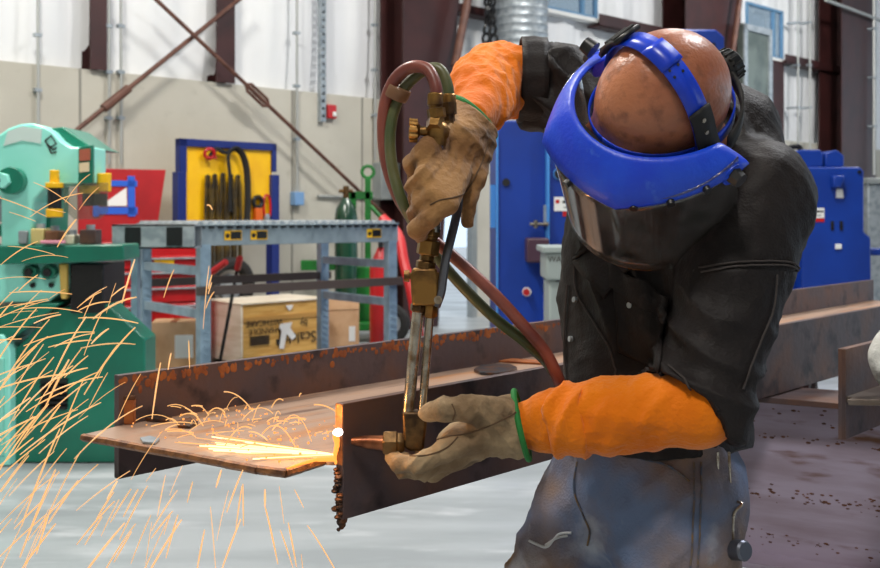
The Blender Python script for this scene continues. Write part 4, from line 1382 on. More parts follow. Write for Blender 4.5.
def body_d(p):
    d = head_d(p)
    d = smin(d, rcone(p, hp(-0.03, 0, -0.06), NK, 0.060, 0.060), 0.03)
    d = smin(d, ell(p, CH, TOR, (0.135, 0.080, 0.17)), 0.04)
    d = smin(d, ell(p, BE, TOR, (0.14, 0.10, 0.20)), 0.05)
    d = smin(d, rcone(p, NK-UP*0.05, Lsh, 0.045, 0.05), 0.02)
    d = smin(d, rcone(p, NK-UP*0.09+FH_*0.0, Rsh-UP*0.01, 0.04, 0.05), 0.02)
    for a, b_, c in ((Rsh, RE, RW), (Lsh, LE, LW)):
        d = smin(d, rcone(p, a, b_, 0.055, 0.042), 0.02)
        d = smin(d, rcone(p, b_, c, 0.042, 0.03), 0.01)
    d = smin(d, ell(p, HIP, TOR, (0.14, 0.10, 0.11)), 0.04)
    for a, b_, c in ((RH, RK, RA_), (LHp, LK, LA_)):
        d = smin(d, rcone(p, a, b_, 0.075, 0.052), 0.03)
        d = smin(d, rcone(p, b_, c, 0.05, 0.035), 0.02)
    return d
body = wear(sdf_obj('body', body_d, (-0.1, 1.1, 0.05), (0.68, 2.02, 1.72), 0.008, m_skin, person))
hd = wear(sdf_obj('head_skin', head_d, HC-0.2, HC+0.2, 0.004, m_skin, person, lambda v: 0.0007*waves(v, 9, 90))) if False else None

def arms(p):
    d = rcone(p, Rsh, RE+V((0.01, 0, 0)), 0.088, 0.066)
    d = smin(d, rcone(p, V(P(560, 88, 1.83)), RE, 0.074, 0.066), 0.03)
    return d
hem_pt, hem_n = P(686, 408, 1.43), (-0.70, -0.25, -0.70)
def jack_d(p):
    d = ell(p, CH, TOR, (0.185, 0.150, 0.235))
    d = smin(d, ell(p, BE, TOR, (0.160, 0.140, 0.24)), 0.06)
    d = smin(d, ell(p, BE-UP*0.12, TOR, (0.165, 0.135, 0.12)), 0.05)
    d = smin(d, rcone(p, CH+LH*0.03+UP*0.02, Lsh, 0.12, 0.095), 0.05)
    d = smin(d, rcone(p, CH-LH*0.03+UP*0.05, Rsh, 0.12, 0.085), 0.05)
    d = smin(d, ell(p, V(P(718, 150, 1.66)), TOR, (0.115, 0.10, 0.112)), 0.05)        # hunched upper back
    d = smax(d, -rcone(p, hp(-0.02, 0, -0.02), hp(0.04, 0, -0.17), 0.110, 0.10), 0.02)   # hollow for the head and neck
    # stand-up collar round the neck
    n0 = V(hp(-0.03, 0, -0.06))
    nd = (n0-NK)/np.linalg.norm(n0-NK)
    co = np.maximum(rcone(p, NK-nd*0.06, NK+nd*0.08, 0.094, 0.090), -rcone(p, NK-nd*0.12, NK+nd*0.12, 0.076, 0.076))
    co = smax(co, half(p, NK+nd*0.035, nd), 0.004)
    co = smax(co, half(p, NK-nd*0.06, -nd), 0.004)
    d = smin(d, co, 0.012)
    # right arm, raised
    ra = smin(rcone(p, Rsh, V(P(548, 84, 1.835)), 0.092, 0.083), rcone(p, V(P(548, 84, 1.835)), RE, 0.083, 0.074), 0.02)
    ra = smax(ra, -half(p, P(521, 80, 1.83), (1.0, 0.0, -0.06)), 0.004)
    d = smin(d, ra, 0.035)
    # left arm: wide sleeve over the elbow
    la = rcone(p, Lsh, LE+V((0.006, 0.0, 0.01)), 0.098, 0.068)
    la = smin(la, rcone(p, LE+V((0.006, 0, 0)), LE+(LW-LE)*0.3, 0.068, 0.066), 0.02)
    la = smax(la, half(p, hem_pt, hem_n), 0.004)
    d = smin(d, la, 0.018)
    d = smax(d, half(p, (0, 0, H-(452-HY)/F*1.6), (0.02, 0, -1)), 0.004)
    return d
AR = Vector(LE-Lsh)
def jack_disp(v):
    # broad drapes, then folds whose direction follows the body
    out = 0.012*waves(v, 21, 40, 6, (1, 1, 0.7))+0.004*waves(v, 22, 120, 6)+0.0015*waves(v, 23, 320, 5)
    dl = rcone(v, Lsh, LE, 0.098, 0.068)
    k = np.clip(1-np.abs(dl)/0.05, 0, 1)
    s_ = (v-Lsh) @ V(LE-Lsh)/np.linalg.norm(V(LE-Lsh))
    kl = np.clip((s_-0.10)/0.14, 0, 1)
    out += k*(0.010*crease(v, 24, (0.9, 0.1, 0.35), 95)+kl*0.011*crease(v, 26, (0.5, -0.1, 0.85), 120))
    kf = np.clip(((v-CH) @ FH_)/0.08, 0, 1)*(1-k)
    out += kf*(0.014*crease(v, 25, (0.75, -0.4, 0.35), 88)+0.008*crease(v, 27, (0.8, -0.5, -0.5), 150))
    kb = np.clip(-((v-CH) @ FH_)/0.06, 0, 1)*(1-k)
    out += kb*0.009*crease(v, 28, (0.4, 0.4, 0.8), 80)
    dr_ = rcone(v, Rsh, RE, 0.086, 0.07)
    kr = np.clip(1-np.abs(dr_)/0.03, 0, 1)
    out += kr*0.005*crease(v, 29, (0.9, 0.2, 0.2), 130)
    return out
jacket = wear(sdf_obj('jacket', jack_d, (0.08, 1.22, 0.88), (0.68, 2.0, 1.62), 0.0055, m_jacket, person, jack_disp))
PM = Matrix.Translation(person.location)
jb = BVHTree.FromPolygons([PM @ v.co for v in jacket.data.vertices], [tuple(p.vertices) for p in jacket.data.polygons])
def sew(name, quad, off, m=m_jacket, n=14, solid=0.005):
    o = patch(name, jb, quad, off, m, None, n, solid)
    if o is not None:
        wear(o)
        o.parent = jacket
    return o
sew('lapel', [(576, 262), (640, 210), (664, 232), (604, 300)], 0.005)
sew('collar', [(590, 235), (640, 196), (648, 210), (578, 260)], 0.009)
sew('chest_pocket', [(613, 268), (668, 306), (660, 372), (618, 352)], 0.003)
sew('pocket_flap', [(612, 262), (672, 300), (668, 322), (610, 288)], 0.007)
sew('sleeve_cuff', [(662, 372), (712, 428), (704, 438), (655, 382)], 0.003)
def stitch(name, pix, off=0.0025, r=0.0016, m=m_jackseam):
    ps = seam_pts(jb, pix, off)
    if len(ps) > 3:
        o = B().tube(ps, r, 6).build(name, m, None)
        wear(o)
        o.parent = jacket
stitch('seam', [(575, 262), (578, 294), (600, 330), (612, 352), (618, 385)])
stitch('seam', [(700, 268), (745, 262), (790, 262), (800, 275)])
stitch('seam', [(702, 272), (745, 266), (790, 266), (800, 279)])
stitch('seam', [(776, 275), (772, 310), (756, 350), (742, 390)])
stitch('seam', [(668, 366), (690, 386), (712, 420)])
stitch('placket_edge', [(569, 285), (566, 330), (567, 385)], 0.003, 0.0022)
for px, py in ((573, 339), (632, 305), (648, 396), (577, 300)):
    hh = hit(jb, px, py, 0.006)
    if hh:
        o = B().cyl(hh[0]-hh[1]*0.004, hh[0]+hh[1]*0.001, 0.0045, seg=14).build('button', m_galv, None)
        wear(o)
        o.parent = jacket
# pleated cuff of the raised sleeve
cf = B()
cA, cB = V(P(519, 80, 1.83)), V(P(545, 81, 1.83))
axis = (cB-cA)/np.linalg.norm(cB-cA)
sx = np.cross(axis, UP)
sx /= np.linalg.norm(sx)
sy = np.cross(sx, axis)
ring = []
NS = 56
for i in range(5):
    c = cA+(cB-cA)*i/4
    for k in range(NS):
        an = 2*PI*k/NS
        rr = 0.0725+0.0012*math.cos(14*an)+0.001*math.sin(i*2+3*an)
        ring.append(c+(sx*math.cos(an)+sy*math.sin(an))*rr)
cf.add(ring, [(i*NS+k, i*NS+(k+1) % NS, (i+1)*NS+(k+1) % NS, (i+1)*NS+k) for i in range(4) for k in range(NS)])
o = cf.build('sleeve_cuff', m_jacket, None, smooth=True, solid=0.005)
wear(o)
o.parent = jacket

# orange under-sleeves
def folds(axis_a, axis_b, amp, freq, seed):
    a, b_ = V(axis_a), V(axis_b)
    d = (b_-a)/np.linalg.norm(b_-a)
    def f(v):
        s = (v-a) @ d
        L_ = np.linalg.norm(b_-a)
        fade = np.clip(s/L_/0.22, 0.25, 1.0)*np.clip((1.0-s/L_)/0.2, 0.2, 1.0)
        w = waves(v, seed, 40)
        return fade*(amp*1.0*crease(v, seed, d+V((0.2, 0.1, 0.4)), freq*2.6, 1.3, 30, 0.6, 8)+amp*0.7*crease(v, seed+7, d+V((-0.4, 0.3, 0.5)), freq*4.2, 1.6, 40, 0.6, 12)+amp*0.9*waves(v, seed+1, 80)+amp*0.4*waves(v, seed+3, 260))
    return f
def rsl(p):
    d = rcone(p, V(P(545, 84, 1.83)), RE, 0.060, 0.070)
    w1_ = RE+(RW-RE)*0.66
    d = smin(d, rcone(p, RE, w1_, 0.068, 0.050), 0.02)
    d = smin(d, rcone(p, w1_, RW, 0.050, 0.032), 0.012)
    d = smin(d, rcone(p, V(P(478, 82, 1.78)), V(P(473, 92, 1.73)), 0.054, 0.052), 0.02)
    d = smax(d, half(p, RW+(RW-RE)*0.06, (RW-RE)), 0.004)
    return d
rs_ = wear(sdf_obj('orange_sleeve', rsl, (-0.06, 1.5, 1.3), (0.28, 2.0, 1.68), 0.0045, m_orange, person, folds(RE-(RW-RE)*0.35, RW, 0.0085, 56, 31)))
LU = LE+V((0.005, 0.0, 0.012))
def lsl(p):
    d = rcone(p, LU, LE, 0.045, 0.052)
    d = smin(d, rcone(p, LE, LE+(LW-LE)*0.55, 0.054, 0.053), 0.01)
    d = smin(d, rcone(p, LE+(LW-LE)*0.5, LE+(LW-LE)*0.80, 0.053, 0.047), 0.01)
    d = smin(d, rcone(p, LE+(LW-LE)*0.8, LW, 0.042, 0.032), 0.01)
    d = smax(d, half(p, LW+(LW-LE)*0.02, (LW-LE)), 0.004)
    return d
ls_ = wear(sdf_obj('orange_sleeve', lsl, (0.06, 1.3, 0.88), (0.5, 1.62, 1.28), 0.0045, m_orange, person, folds(LE, LW, 0.0105, 48, 41)))
# bunched cuff roll near the left wrist
def roll_d(p):
    a, b_ = LE+(LW-LE)*0.66, LE+(LW-LE)*0.76
    return smax(rcone(p, a, b_, 0.056, 0.054), np.abs(half(p, (a+b_)/2, b_-a))-0.03, 0.008)
ro = wear(sdf_obj('sleeve_roll', roll_d, (0.06, 1.36, 0.88), (0.34, 1.6, 1.12), 0.0045, m_orange, person, folds(LE, LW, 0.0035, 70, 45)))
ro.parent = ls_

# gloves
def chain(p, pts, rs, k=0.006):
    d = None
    for i in range(len(pts)-1):
        e_ = rcone(p, pts[i], pts[i+1], rs[i], rs[i+1])
        d = e_ if d is None else smin(d, e_, k)
    return d
PX = lambda *a: V(P(*a))
RG_meta = [(PX(455, 124, 1.585), PX(421, 156, 1.495)), (PX(467, 124, 1.60), PX(424, 176, 1.478)), (PX(472, 128, 1.60), PX(434, 195, 1.468)), (PX(477, 132, 1.60), PX(446, 204, 1.465))]
RG_fing = [[PX(421, 156, 1.495), PX(413, 163, 1.508), PX(416, 179, 1.535), PX(426, 184, 1.545)],
           [PX(424, 176, 1.478), PX(415, 186, 1.492), PX(417, 200, 1.525), PX(428, 203, 1.540)],
           [PX(434, 195, 1.468), PX(421, 203, 1.478), PX(416, 213, 1.505), PX(426, 219, 1.535)],
           [PX(446, 203, 1.462), PX(431, 217, 1.462), PX(417, 229, 1.478), PX(421, 236, 1.510)]]
def rgl(p):
    # flared gauntlet, palm, four fingers, thumb
    a, b_ = PX(475, 117, 1.635), PX(461, 144, 1.56)
    d = rcone(p, a+(a-b_)*0.12, b_, 0.0465, 0.040)
    d = smax(d, half(p, a, (0.68, 0.12, 0.73)), 0.003)
    d = smin(d, rcone(p, PX(448, 128, 1.545), PX(428, 150, 1.495), 0.017, 0.017), 0.01)
    for (a, b_), r in zip(RG_meta, (0.016, 0.018, 0.019, 0.019)):
        d = smin(d, rcone(p, a, b_, 0.018, r), 0.010)
    for fpts, r in zip(RG_fing, (0.0135, 0.0145, 0.0145, 0.0155)):
        d = smin(d, chain(p, fpts, (r*1.1, r, r*0.92, r*0.8)), 0.004)
    th = chain(p, [PX(482, 145, 1.58), PX(476, 178, 1.545), PX(469, 200, 1.53), PX(467, 222, 1.53)], (0.020, 0.018, 0.0145, 0.0115))
    return smin(d, th, 0.010)
def gdisp(seed):
    return lambda v: 0.0030*waves(v, seed, 110, 6)+0.0018*waves(v, seed+1, 300, 6)+0.0022*crease(v, seed+2, (0.7, 0.2, 0.7), 330, 1.5, 60, 0.7, 50)+0.0018*crease(v, seed+3, (0.7, 0.1, -0.6), 420, 1.5, 70, 0.7, 60)
rg = wear(sdf_obj('leather_glove', rgl, PX(440, 250, 1.5)-V((0.08, 0.12, 0.02)), PX(470, 95, 1.6)+V((0.1, 0.14, 0.04)), 0.0030, m_leather, person, gdisp(51), 1))
rg['label'] = 'tan leather glove holding the torch handle'
def trim(name, c, ax, r, parent, deep=1.0):
    c, ax = V(c), V(ax)/np.linalg.norm(V(ax))
    x_ = V((0, 1, 0))-ax*ax[1]
    x_ /= np.linalg.norm(x_)
    y_ = np.cross(ax, x_)
    x_ = x_*deep
    o = B().tube([c+(x_*math.cos(2*PI*k/40)+y_*math.sin(2*PI*k/40))*r for k in range(40)], 0.0045, 8, closed=True).build(name, m_greentrim, None)
    wear(o)
    o.parent = parent
    return o
a, b_ = PX(475, 117, 1.635), PX(461, 144, 1.56)
trim('green_binding', a-V((0.68, 0.12, 0.73))*0.002, (0.68, 0.12, 0.73), 0.0435, rg, 1.25)
LG_meta = [(PX(503, 424, 1.475), PX(446, 450, 1.462)), (PX(503, 430, 1.49), PX(450, 459, 1.488)), (PX(503, 434, 1.515), PX(456, 460, 1.516)), (PX(503, 434, 1.535), PX(464, 456, 1.542))]
LG_fing = [[PX(446, 450, 1.462), PX(418, 464, 1.462), PX(400, 464, 1.480), PX(391, 455, 1.503)],
           [PX(450, 459, 1.488), PX(424, 471, 1.490), PX(404, 468, 1.505), PX(396, 459, 1.525)],
           [PX(456, 460, 1.516), PX(432, 472, 1.518), PX(412, 468, 1.532), PX(404, 458, 1.545)],
           [PX(464, 456, 1.542), PX(442, 468, 1.546), PX(426, 464, 1.556), PX(420, 456, 1.562)]]
def lgl(p):
    a, b_ = PX(523, 425, 1.50), PX(487, 429, 1.50)
    d = rcone(p, a+(a-b_)*0.1, b_, 0.0495, 0.042)
    d = smax(d, half(p, a, (0.95, -0.10, 0.22)), 0.003)
    d = smin(d, ell(p, PX(470, 434, 1.50), (V((0.95, 0, 0.3)), V((0, 1, 0)), V((-0.3, 0, 0.95))), (0.050, 0.046, 0.026)), 0.010)
    for (a, b_), r in zip(LG_meta, (0.018, 0.018, 0.017, 0.016)):
        d = smin(d, rcone(p, a, b_, 0.021, r), 0.010)
    for fpts, r in zip(LG_fing, (0.0155, 0.0155, 0.015, 0.0135)):
        d = smin(d, chain(p, fpts, (r*1.06, r, r*0.92, r*0.8)), 0.006)
    th = chain(p, [PX(500, 414, 1.470), PX(468, 408, 1.450), PX(445, 409, 1.455), PX(428, 413, 1.472)], (0.026, 0.021, 0.0175, 0.014))
    return smin(d, th, 0.012)
lg = wear(sdf_obj('leather_glove', lgl, PX(385, 490, 1.5)-V((0.02, 0.1, 0.01)), PX(530, 380, 1.5)+V((0.03, 0.12, 0.02)), 0.0030, m_leather2, person, gdisp(61), 1))
lg['label'] = 'greyish leather glove cradling the torch head'
trim('green_binding', PX(521.5, 425, 1.50), (0.95, -0.10, 0.22), 0.0490, lg, 1.0)

# jeans and boots
def jean_d(p):
    d = ell(p, HIP+UP*0.0, TOR, (0.150, 0.118, 0.15))
    d = smin(d, ell(p, HIP+UP*0.10, TOR, (0.150, 0.118, 0.10)), 0.04)
    for a, b_, c in ((RH, RK, RA_), (LHp, LK, LA_)):
        d = smin(d, rcone(p, a, b_, 0.098, 0.074), 0.03)
        d = smin(d, rcone(p, b_, c, 0.074, 0.066), 0.03)
    d = smax(d, half(p, (0, 0, 1.03), UP), 0.004)
    d = smax(d, half(p, (0, 0, 0.075), -UP), 0.004)
    return d
jeans = wear(sdf_obj('jeans', jean_d, (-0.12, 1.3, 0.05), (0.60, 2.0, 1.06), 0.007, m_denim, person,
                     lambda v: 0.013*waves(v, 71, 45, 6, (1, 1, 0.6))+0.004*waves(v, 72, 120, 6)+0.0014*waves(v, 73, 300, 5)+0.011*crease(v, 74, (0.5, -0.3, 0.8), 110)+0.008*crease(v, 75, (-0.6, 0.2, 0.7), 150)))
qb = BVHTree.FromPolygons([PM @ v.co for v in jeans.data.vertices], [tuple(p.vertices) for p in jeans.data.polygons])
def jst(name, pix, off=0.002, r=0.0016, m=m_denimseam):
    ps = seam_pts(qb, pix, off)
    if len(ps) > 3:
        o = B().tube(ps, r, 6).build(name, m, None)
        wear(o)
        o.parent = jeans
jst('side_seam', [(694, 462), (694, 500), (692, 540), (690, 575)])
jst('side_seam', [(701, 462), (701, 500), (699, 540), (697, 575)])
jst('fly_seam', [(578, 462), (575, 490), (584, 515), (590, 530), (588, 545)])
jst('pocket_seam', [(640, 458), (668, 466), (690, 482)])
jst('frayed_tear', [(530, 541), (546, 547), (554, 540), (560, 534), (572, 533)], 0.002, 0.0022, m_fray)
jst('frayed_tear', [(546, 545), (558, 538), (568, 536)], 0.002, 0.0018, m_fray)
for A_, K_ in ((RA_, RK), (LA_, LK)):
    c = A_.copy()
    c[2] = 0
    dr = V((-0.88, -0.47, 0))
    def boot_d(p, c=c, dr=dr, A_=A_):
        d = rcone(p, A_+UP*0.06, c+UP*0.07, 0.055, 0.05)
        d = smin(d, rcone(p, c+UP*0.05, c+dr*0.17+UP*0.042, 0.048, 0.042), 0.03)
        return smax(d, half(p, (0, 0, 0.006), -UP), 0.004)
    bo = wear(sdf_obj('boot', boot_d, c-V((0.28, 0.22, 0.01)), c+V((0.12, 0.12, 0.24)), 0.007, mat('brown_boot_leather', srgb(86, 62, 44), 0.6), person))
    so = B()
    so.prism([c+dr*0.215+np.cross(dr, UP)*0.03, c+dr*0.1+np.cross(dr, UP)*0.048, c-dr*0.05+np.cross(dr, UP)*0.042, c-dr*0.05-np.cross(dr, UP)*0.042, c+dr*0.1-np.cross(dr, UP)*0.048, c+dr*0.215-np.cross(dr, UP)*0.03], (0, 0, 0.018))
    so = wear(so.build('sole', m_rubber, None, bevel=0.003))
    so.parent = bo

# striker hanging at the hip
hk = P(722, 452, 1.50)
t = thing('flint_striker', 'wire flint striker with a round cup hanging at the hip of the jeans', 'striker', P(735, 556, 1.50))
ti = Matrix.Translation(-t.location)
def LT(b): 
    b.v = [ti @ p for p in b.v]
    return b
LT(B().tube(spline([P(718, 452, 1.50), P(719, 490, 1.50), P(724, 500, 1.50), P(728, 508, 1.49), P(722, 514, 1.49), P(723, 540, 1.49), P(726, 552, 1.49)], 6), 0.0021, 8)).build('wire_arm', m_chrome, t)
LT(B().tube(spline([P(729, 452, 1.50), P(731, 490, 1.50), P(734, 500, 1.50), P(742, 504, 1.49), P(735, 512, 1.49), P(733, 525, 1.49), P(733, 545, 1.49)], 6), 0.0021, 8)).build('wire_arm', m_chrome, t)
LT(B().lathe(P(728, 549, 1.50), P(746, 551, 1.47), [(0, 0.012), (0.1, 0.0145), (0.9, 0.0145), (1, 0.012)], 20)).build('cup', m_steelgrey, t)

# ------------------------------------------------------------------ face shield
fsc = Vector(hp(0, 0, 0))
t = thing('face_shield', 'blue face shield with clear visor worn on the bald head', 'face shield', fsc)
ti2 = Matrix.Translation(-t.location)
def FS(b, name, m, parent=None, **k):
    b.v = [ti2 @ p for p in b.v]
    return b.build(name, m, parent or t, **k)
def arcp(th, rf, rl, up, fo=0.0):
    return Vector(hp(fo+rf*math.cos(th), rl*math.sin(th), up))
NA = 44
A0, A1 = math.radians(-100), math.radians(100)
def sheet(rows, closed=False):
    b = B()
    n = len(rows[0])
    vs = [p for r in rows for p in r]
    b.add(vs, [(i*n+k, i*n+k+1, (i+1)*n+k+1, (i+1)*n+k) for i in range(len(rows)-1) for k in range(n-1)])
    return b
rows = []
for up, rf, rl, wf in ((0.034, 0.112, 0.104, 0.0), (0.030, 0.120, 0.112, 0.0), (0.012, 0.136, 0.124, 0.0), (-0.006, 0.150, 0.132, 0), (-0.019, 0.157, 0.135, 0), (-0.025, 0.155, 0.134, 0)):
    row = []
    for i in range(NA+1):
        th = A0+(A1-A0)*i/NA
        s = max(0.0, math.cos(th*0.9))**0.5
        u_ = -0.028+(up+0.028)*(0.28+0.72*s)
        dth = min(abs(th-c_) for c_ in (-1.1, 0.0, 1.1))
        fc = 1+(0.45 if up < 0.02 else 0.0)*(1/math.cos(min(dth, 0.55))-1)
        row.append(arcp(th, rf*fc*0.985, rl*(1+(fc-1)*0.6), u_, 0.0))
    rows.append(row)
FS(sheet(rows), 'brow_guard', m_shell, smooth=True, solid=0.003)
rows = []
for k in range(9):
    w_ = k/8
    up = -0.018-0.185*w_
    row = []
    for i in range(NA+1):
        th = math.radians(-80+176*i/NA)
        edge = max(0, abs(math.degrees(th)-8)-76)/12
        cut = 0.03*edge*edge*(w_**3)
        s = max(0.0, math.cos(th*0.9))**0.5
        row.append(arcp(th, 0.155-0.004*w_, 0.134+0.0*w_, up+cut+0.018*(1-s)*(1-w_), 0.0))
    rows.append(row)
vis = FS(sheet(rows), 'visor', m_visor, smooth=True, solid=0.0018)
ed = [rows[-1][i] for i in range(NA+1)]
FS(B().tube(ed, 0.0012, 6), 'visor_edge', m_guard, vis)
for th in (-74, -38, 0, 40, 58, 76):
    a = math.radians(th)
    s = max(0.0, math.cos(a*0.9))**0.5
    c = arcp(a, 0.158, 0.137, -0.024+0.006*(1-s))
    n = Vector(hf*math.cos(a)+hl*math.sin(a))
    FS(B().cyl(c-n*0.003, c+n*0.005, 0.0055, seg=14), 'snap_button', m_black)
# pivots
for s in (-1, 1):
    c = Vector(hp(-0.004, 0.134*s, -0.028))
    n = Vector(hl*s)
    FS(B().cyl(c-n*0.012, c+n*0.004, 0.017, seg=24), 'pivot_disc', m_shell)
    kb = B()
    kb.cyl(c+n*0.004, c+n*0.018, 0.0125, 0.0105, seg=8)
    FS(kb, 'pivot_knob', m_black)
# strap over the crown and headband round the head
def strap(name, pts, nrm, w_, th, m, parent=None):
    """flat band through pts; its width runs along nrm"""
    b = B()
    N = len(pts)
    vs = []
    for p, n_ in zip(pts, nrm):
        vs += [Vector(p)+Vector(n_)*w_/2, Vector(p)-Vector(n_)*w_/2]
    b.add(vs, [(2*i, 2*i+1, 2*i+3, 2*i+2) for i in range(N-1)])
    return FS(b, name, m, parent, smooth=True, solid=th)
def over(a, r=0.0):
    a = math.radians(a)
    return hp(0.000-0.004*math.sin(a), (0.090+r)*math.cos(a), -0.004+(0.112+r)*math.sin(a))
angs = list(range(-22, 203, 5))
cs_ = strap('crown_strap', [over(a) for a in angs], [hf]*len(angs), 0.030, 0.0022, m_strap)
bs = B()
for a in (62, 68, 74, 80, 86):
    for s in (-1, 1):
        c = Vector(over(a, 0.0014)+hf*0.007*s)
        n = Vector(hu*math.sin(math.radians(a))+hl*math.cos(math.radians(a)))
        bs.cyl(c-n*0.001, c+n*0.0006, 0.0019, seg=8)
FS(bs, 'adjustment_holes', m_black, cs_)
strap('strap_overlap', [over(a, 0.003) for a in range(70, 97, 4)], [hf]*7, 0.034, 0.0022, m_strap)
# black end piece at the near temple, buckle at the far one
epp = [Vector(q) for q in (over(32, 0.004), over(20, 0.004), over(8, 0.005), hp(0.0, 0.104, -0.008), hp(-0.002, 0.116, -0.022), hp(-0.004, 0.128, -0.032))]
epp = spline(epp, 4)
ep = strap('strap_end', epp, [hf]*len(epp), 0.032, 0.004, m_rubber)
for a in (24, 14):
    c = Vector(over(a, 0.0065))
    n = Vector(hu*math.sin(math.radians(a))+hl*math.cos(math.radians(a)))
    FS(B().cyl(c-n*0.002, c+n*0.001, 0.003, seg=10), 'rivet', m_chrome, ep)
bk = strap('buckle', [over(a, 0.007) for a in range(122, 161, 4)], [hf]*10, 0.040, 0.006, m_black)
for a in (128, 140, 152):
    c = Vector(over(a, 0.010))
    FS(B().tube([c-Vector(hf)*0.018, c+Vector(hf)*0.018], 0.003, 8), 'buckle_rib', m_black, bk)
FS(B().cyl(hp(0.012, -0.112, 0.030), hp(0.014, -0.128, 0.034), 0.013, 0.011, seg=14), 'side_knob', m_black)
ring_ = []
for i in range(49):
    th = 2*PI*i/48
    ring_.append(hp(-0.008+0.102*math.cos(th), 0.088*math.sin(th), -0.018+0.022*math.cos(th)))
strap('headband', ring_, [hu]*49, 0.024, 0.002, m_strap)
FS(B().tube([hp(0.098, -0.05, 0.01), hp(0.104, 0, 0.014), hp(0.098, 0.05, 0.01)], 0.008, 8, flat=0.5), 'sweat_band', m_rubber)
rk = B()
ca, cb_ = Vector(hp(-0.116, 0.0, -0.03)), Vector(hp(-0.142, 0.0, -0.034))
rk.lathe(ca, cb_, [(0, 0.020), (0.3, 0.024), (0.8, 0.022), (1, 0.016)], 24)
rk = FS(rk, 'ratchet_knob', m_black)
gr_ = B()
for k in range(16):
    an = 2*PI*k/16
    n = Vector(hl*math.cos(an)+hu*math.sin(an))
    gr_.tube([ca.lerp(cb_, 0.25)+n*0.0235, ca.lerp(cb_, 0.85)+n*0.0225], 0.002, 6)
FS(gr_, 'grip_ridges', m_black, rk)
strap('rear_band', [hp(-0.008-0.112*math.cos(th), 0.098*math.sin(th), -0.036) for th in [math.radians(q) for q in range(-75, 76, 6)]], [hu]*26, 0.030, 0.004, m_rubber)

# ------------------------------------------------------------------ cutting torch and hoses
t = thing('cutting_torch', 'brass and steel gas cutting torch held upright, its tip at the beam flange', 'torch', P(408, 452, 1.505))
ti3 = Matrix.Translation(-t.location)
def TT(b, name, m, parent=None, **k):
    b.v = [ti3 @ p for p in b.v]
    return b.build(name, m, parent or t, **k)
DT = 1.505
gb = BVHTree.FromPolygons([PM @ v.co for v in lg.data.vertices], [tuple(p.vertices) for p in lg.data.polygons])
gb2 = BVHTree.FromPolygons([PM @ v.co for v in rg.data.vertices], [tuple(p.vertices) for p in rg.data.polygons])
m_gseam = mat('glove_seam_leather', srgb(92, 68, 46), 0.8)
def gst(bv, par, pix, r=0.0011):
    ps = seam_pts(bv, pix, 0.0004)
    if len(ps) > 3:
        o = wear(B().tube(ps, r, 6).build('seam', m_gseam, None))
        o.parent = par
gst(gb, lg, [(436, 440), (452, 436), (466, 434), (484, 428), (504, 419), (518, 411)])
gst(gb, lg, [(410, 456), (428, 455), (446, 448), (458, 437)])
gst(gb, lg, [(452, 404), (455, 412), (453, 420)])
gst(gb2, rg, [(488, 142), (482, 162), (474, 178), (466, 192)])
gst(gb2, rg, [(430, 205), (440, 200), (452, 198), (464, 194)])
hb_ = B()
hb_.prism([P(404, 448, DT-0.012), P(402, 412, DT-0.012), P(427, 412, DT-0.012), P(427, 424, DT-0.012), P(424, 451, DT-0.012), P(410, 452, DT-0.012)], (0, 0.024, 0))
TT(hb_, 'torch_head', m_dbrass, bevel=0.004)
TT(B().lathe(P(405, 443, DT), P(383, 443, DT), [(0, 0.013), (0.15, 0.016), (0.35, 0.016), (0.36, 0.0185), (0.9, 0.0185), (1, 0.0165)], 6), 'head_nut', m_dbrass, bevel=0.001)
TT(B().lathe(P(384, 443, DT), P(351, 441, 1.498), [(0, 0.0115), (0.15, 0.0105), (0.5, 0.0095), (0.75, 0.0075), (1, 0.0045)], 20), 'cutting_tip', m_copper)
TT(B().cyl(P(408, 414, DT), P(419, 302, DT), 0.0085), 'oxygen_tube', m_chrome)
TT(B().cyl(P(422, 414, DT), P(431, 302, DT), 0.0062), 'fuel_tube', m_chrome)
TT(B().lathe(P(418, 312, DT), P(419, 304, DT), [(0, 0.010), (0.2, 0.0125), (0.8, 0.0125), (1, 0.011)], 6), 'tube_nut', m_dbrass)
TT(B().lathe(P(430, 318, DT), P(431, 304, DT), [(0, 0.0075), (0.2, 0.0105), (0.8, 0.0105), (1, 0.009)], 6), 'tube_nut', m_brass)
TT(B().prism([P(412, 306, DT-0.014), P(410, 275, DT-0.014), P(413, 268, DT-0.014), P(436, 268, DT-0.014), P(439, 276, DT-0.014), P(438, 306, DT-0.014)], (0, 0.028, 0)), 'mixer_block', m_brass, bevel=0.004)
TT(B().lathe(P(412, 276, DT), P(404, 276, DT), [(0, 0.005), (0.3, 0.005), (0.31, 0.009), (1, 0.008)], 14), 'side_screw', m_brass)
TT(B().lathe(P(438, 276, DT), P(443, 276, DT), [(0, 0.005), (1, 0.007)], 12), 'side_screw', m_brass)
TT(B().lathe(P(425, 270, DT), P(431, 228, DT), [(0, 0.012), (0.05, 0.015), (0.2, 0.015), (0.22, 0.011), (0.35, 0.011), (0.37, 0.017), (0.7, 0.017), (0.72, 0.012), (0.8, 0.012), (0.82, 0.015), (1, 0.015)], 6), 'union_nuts', m_brass, bevel=0.001)
TT(B().cyl(P(431, 232, DT), P(437, 140, DT+0.004), 0.0135, seg=24), 'handle', m_chrome)
TT(B().cyl(P(437, 145, DT), P(439, 128, DT), 0.013, 0.015, seg=20).ball(P(438, 132, DT), 0.017).cyl(P(436, 131, DT), P(419, 131, DT), 0.007), 'valve_body', m_brass)
TT(B().lathe(P(434, 130, DT-0.012), P(436, 122, DT), [(0, 0.012), (1, 0.014)], 6), 'valve_nut', m_brass)
kn = B()
ka, kb_ = P(420, 131, DT), P(409, 130, DT)
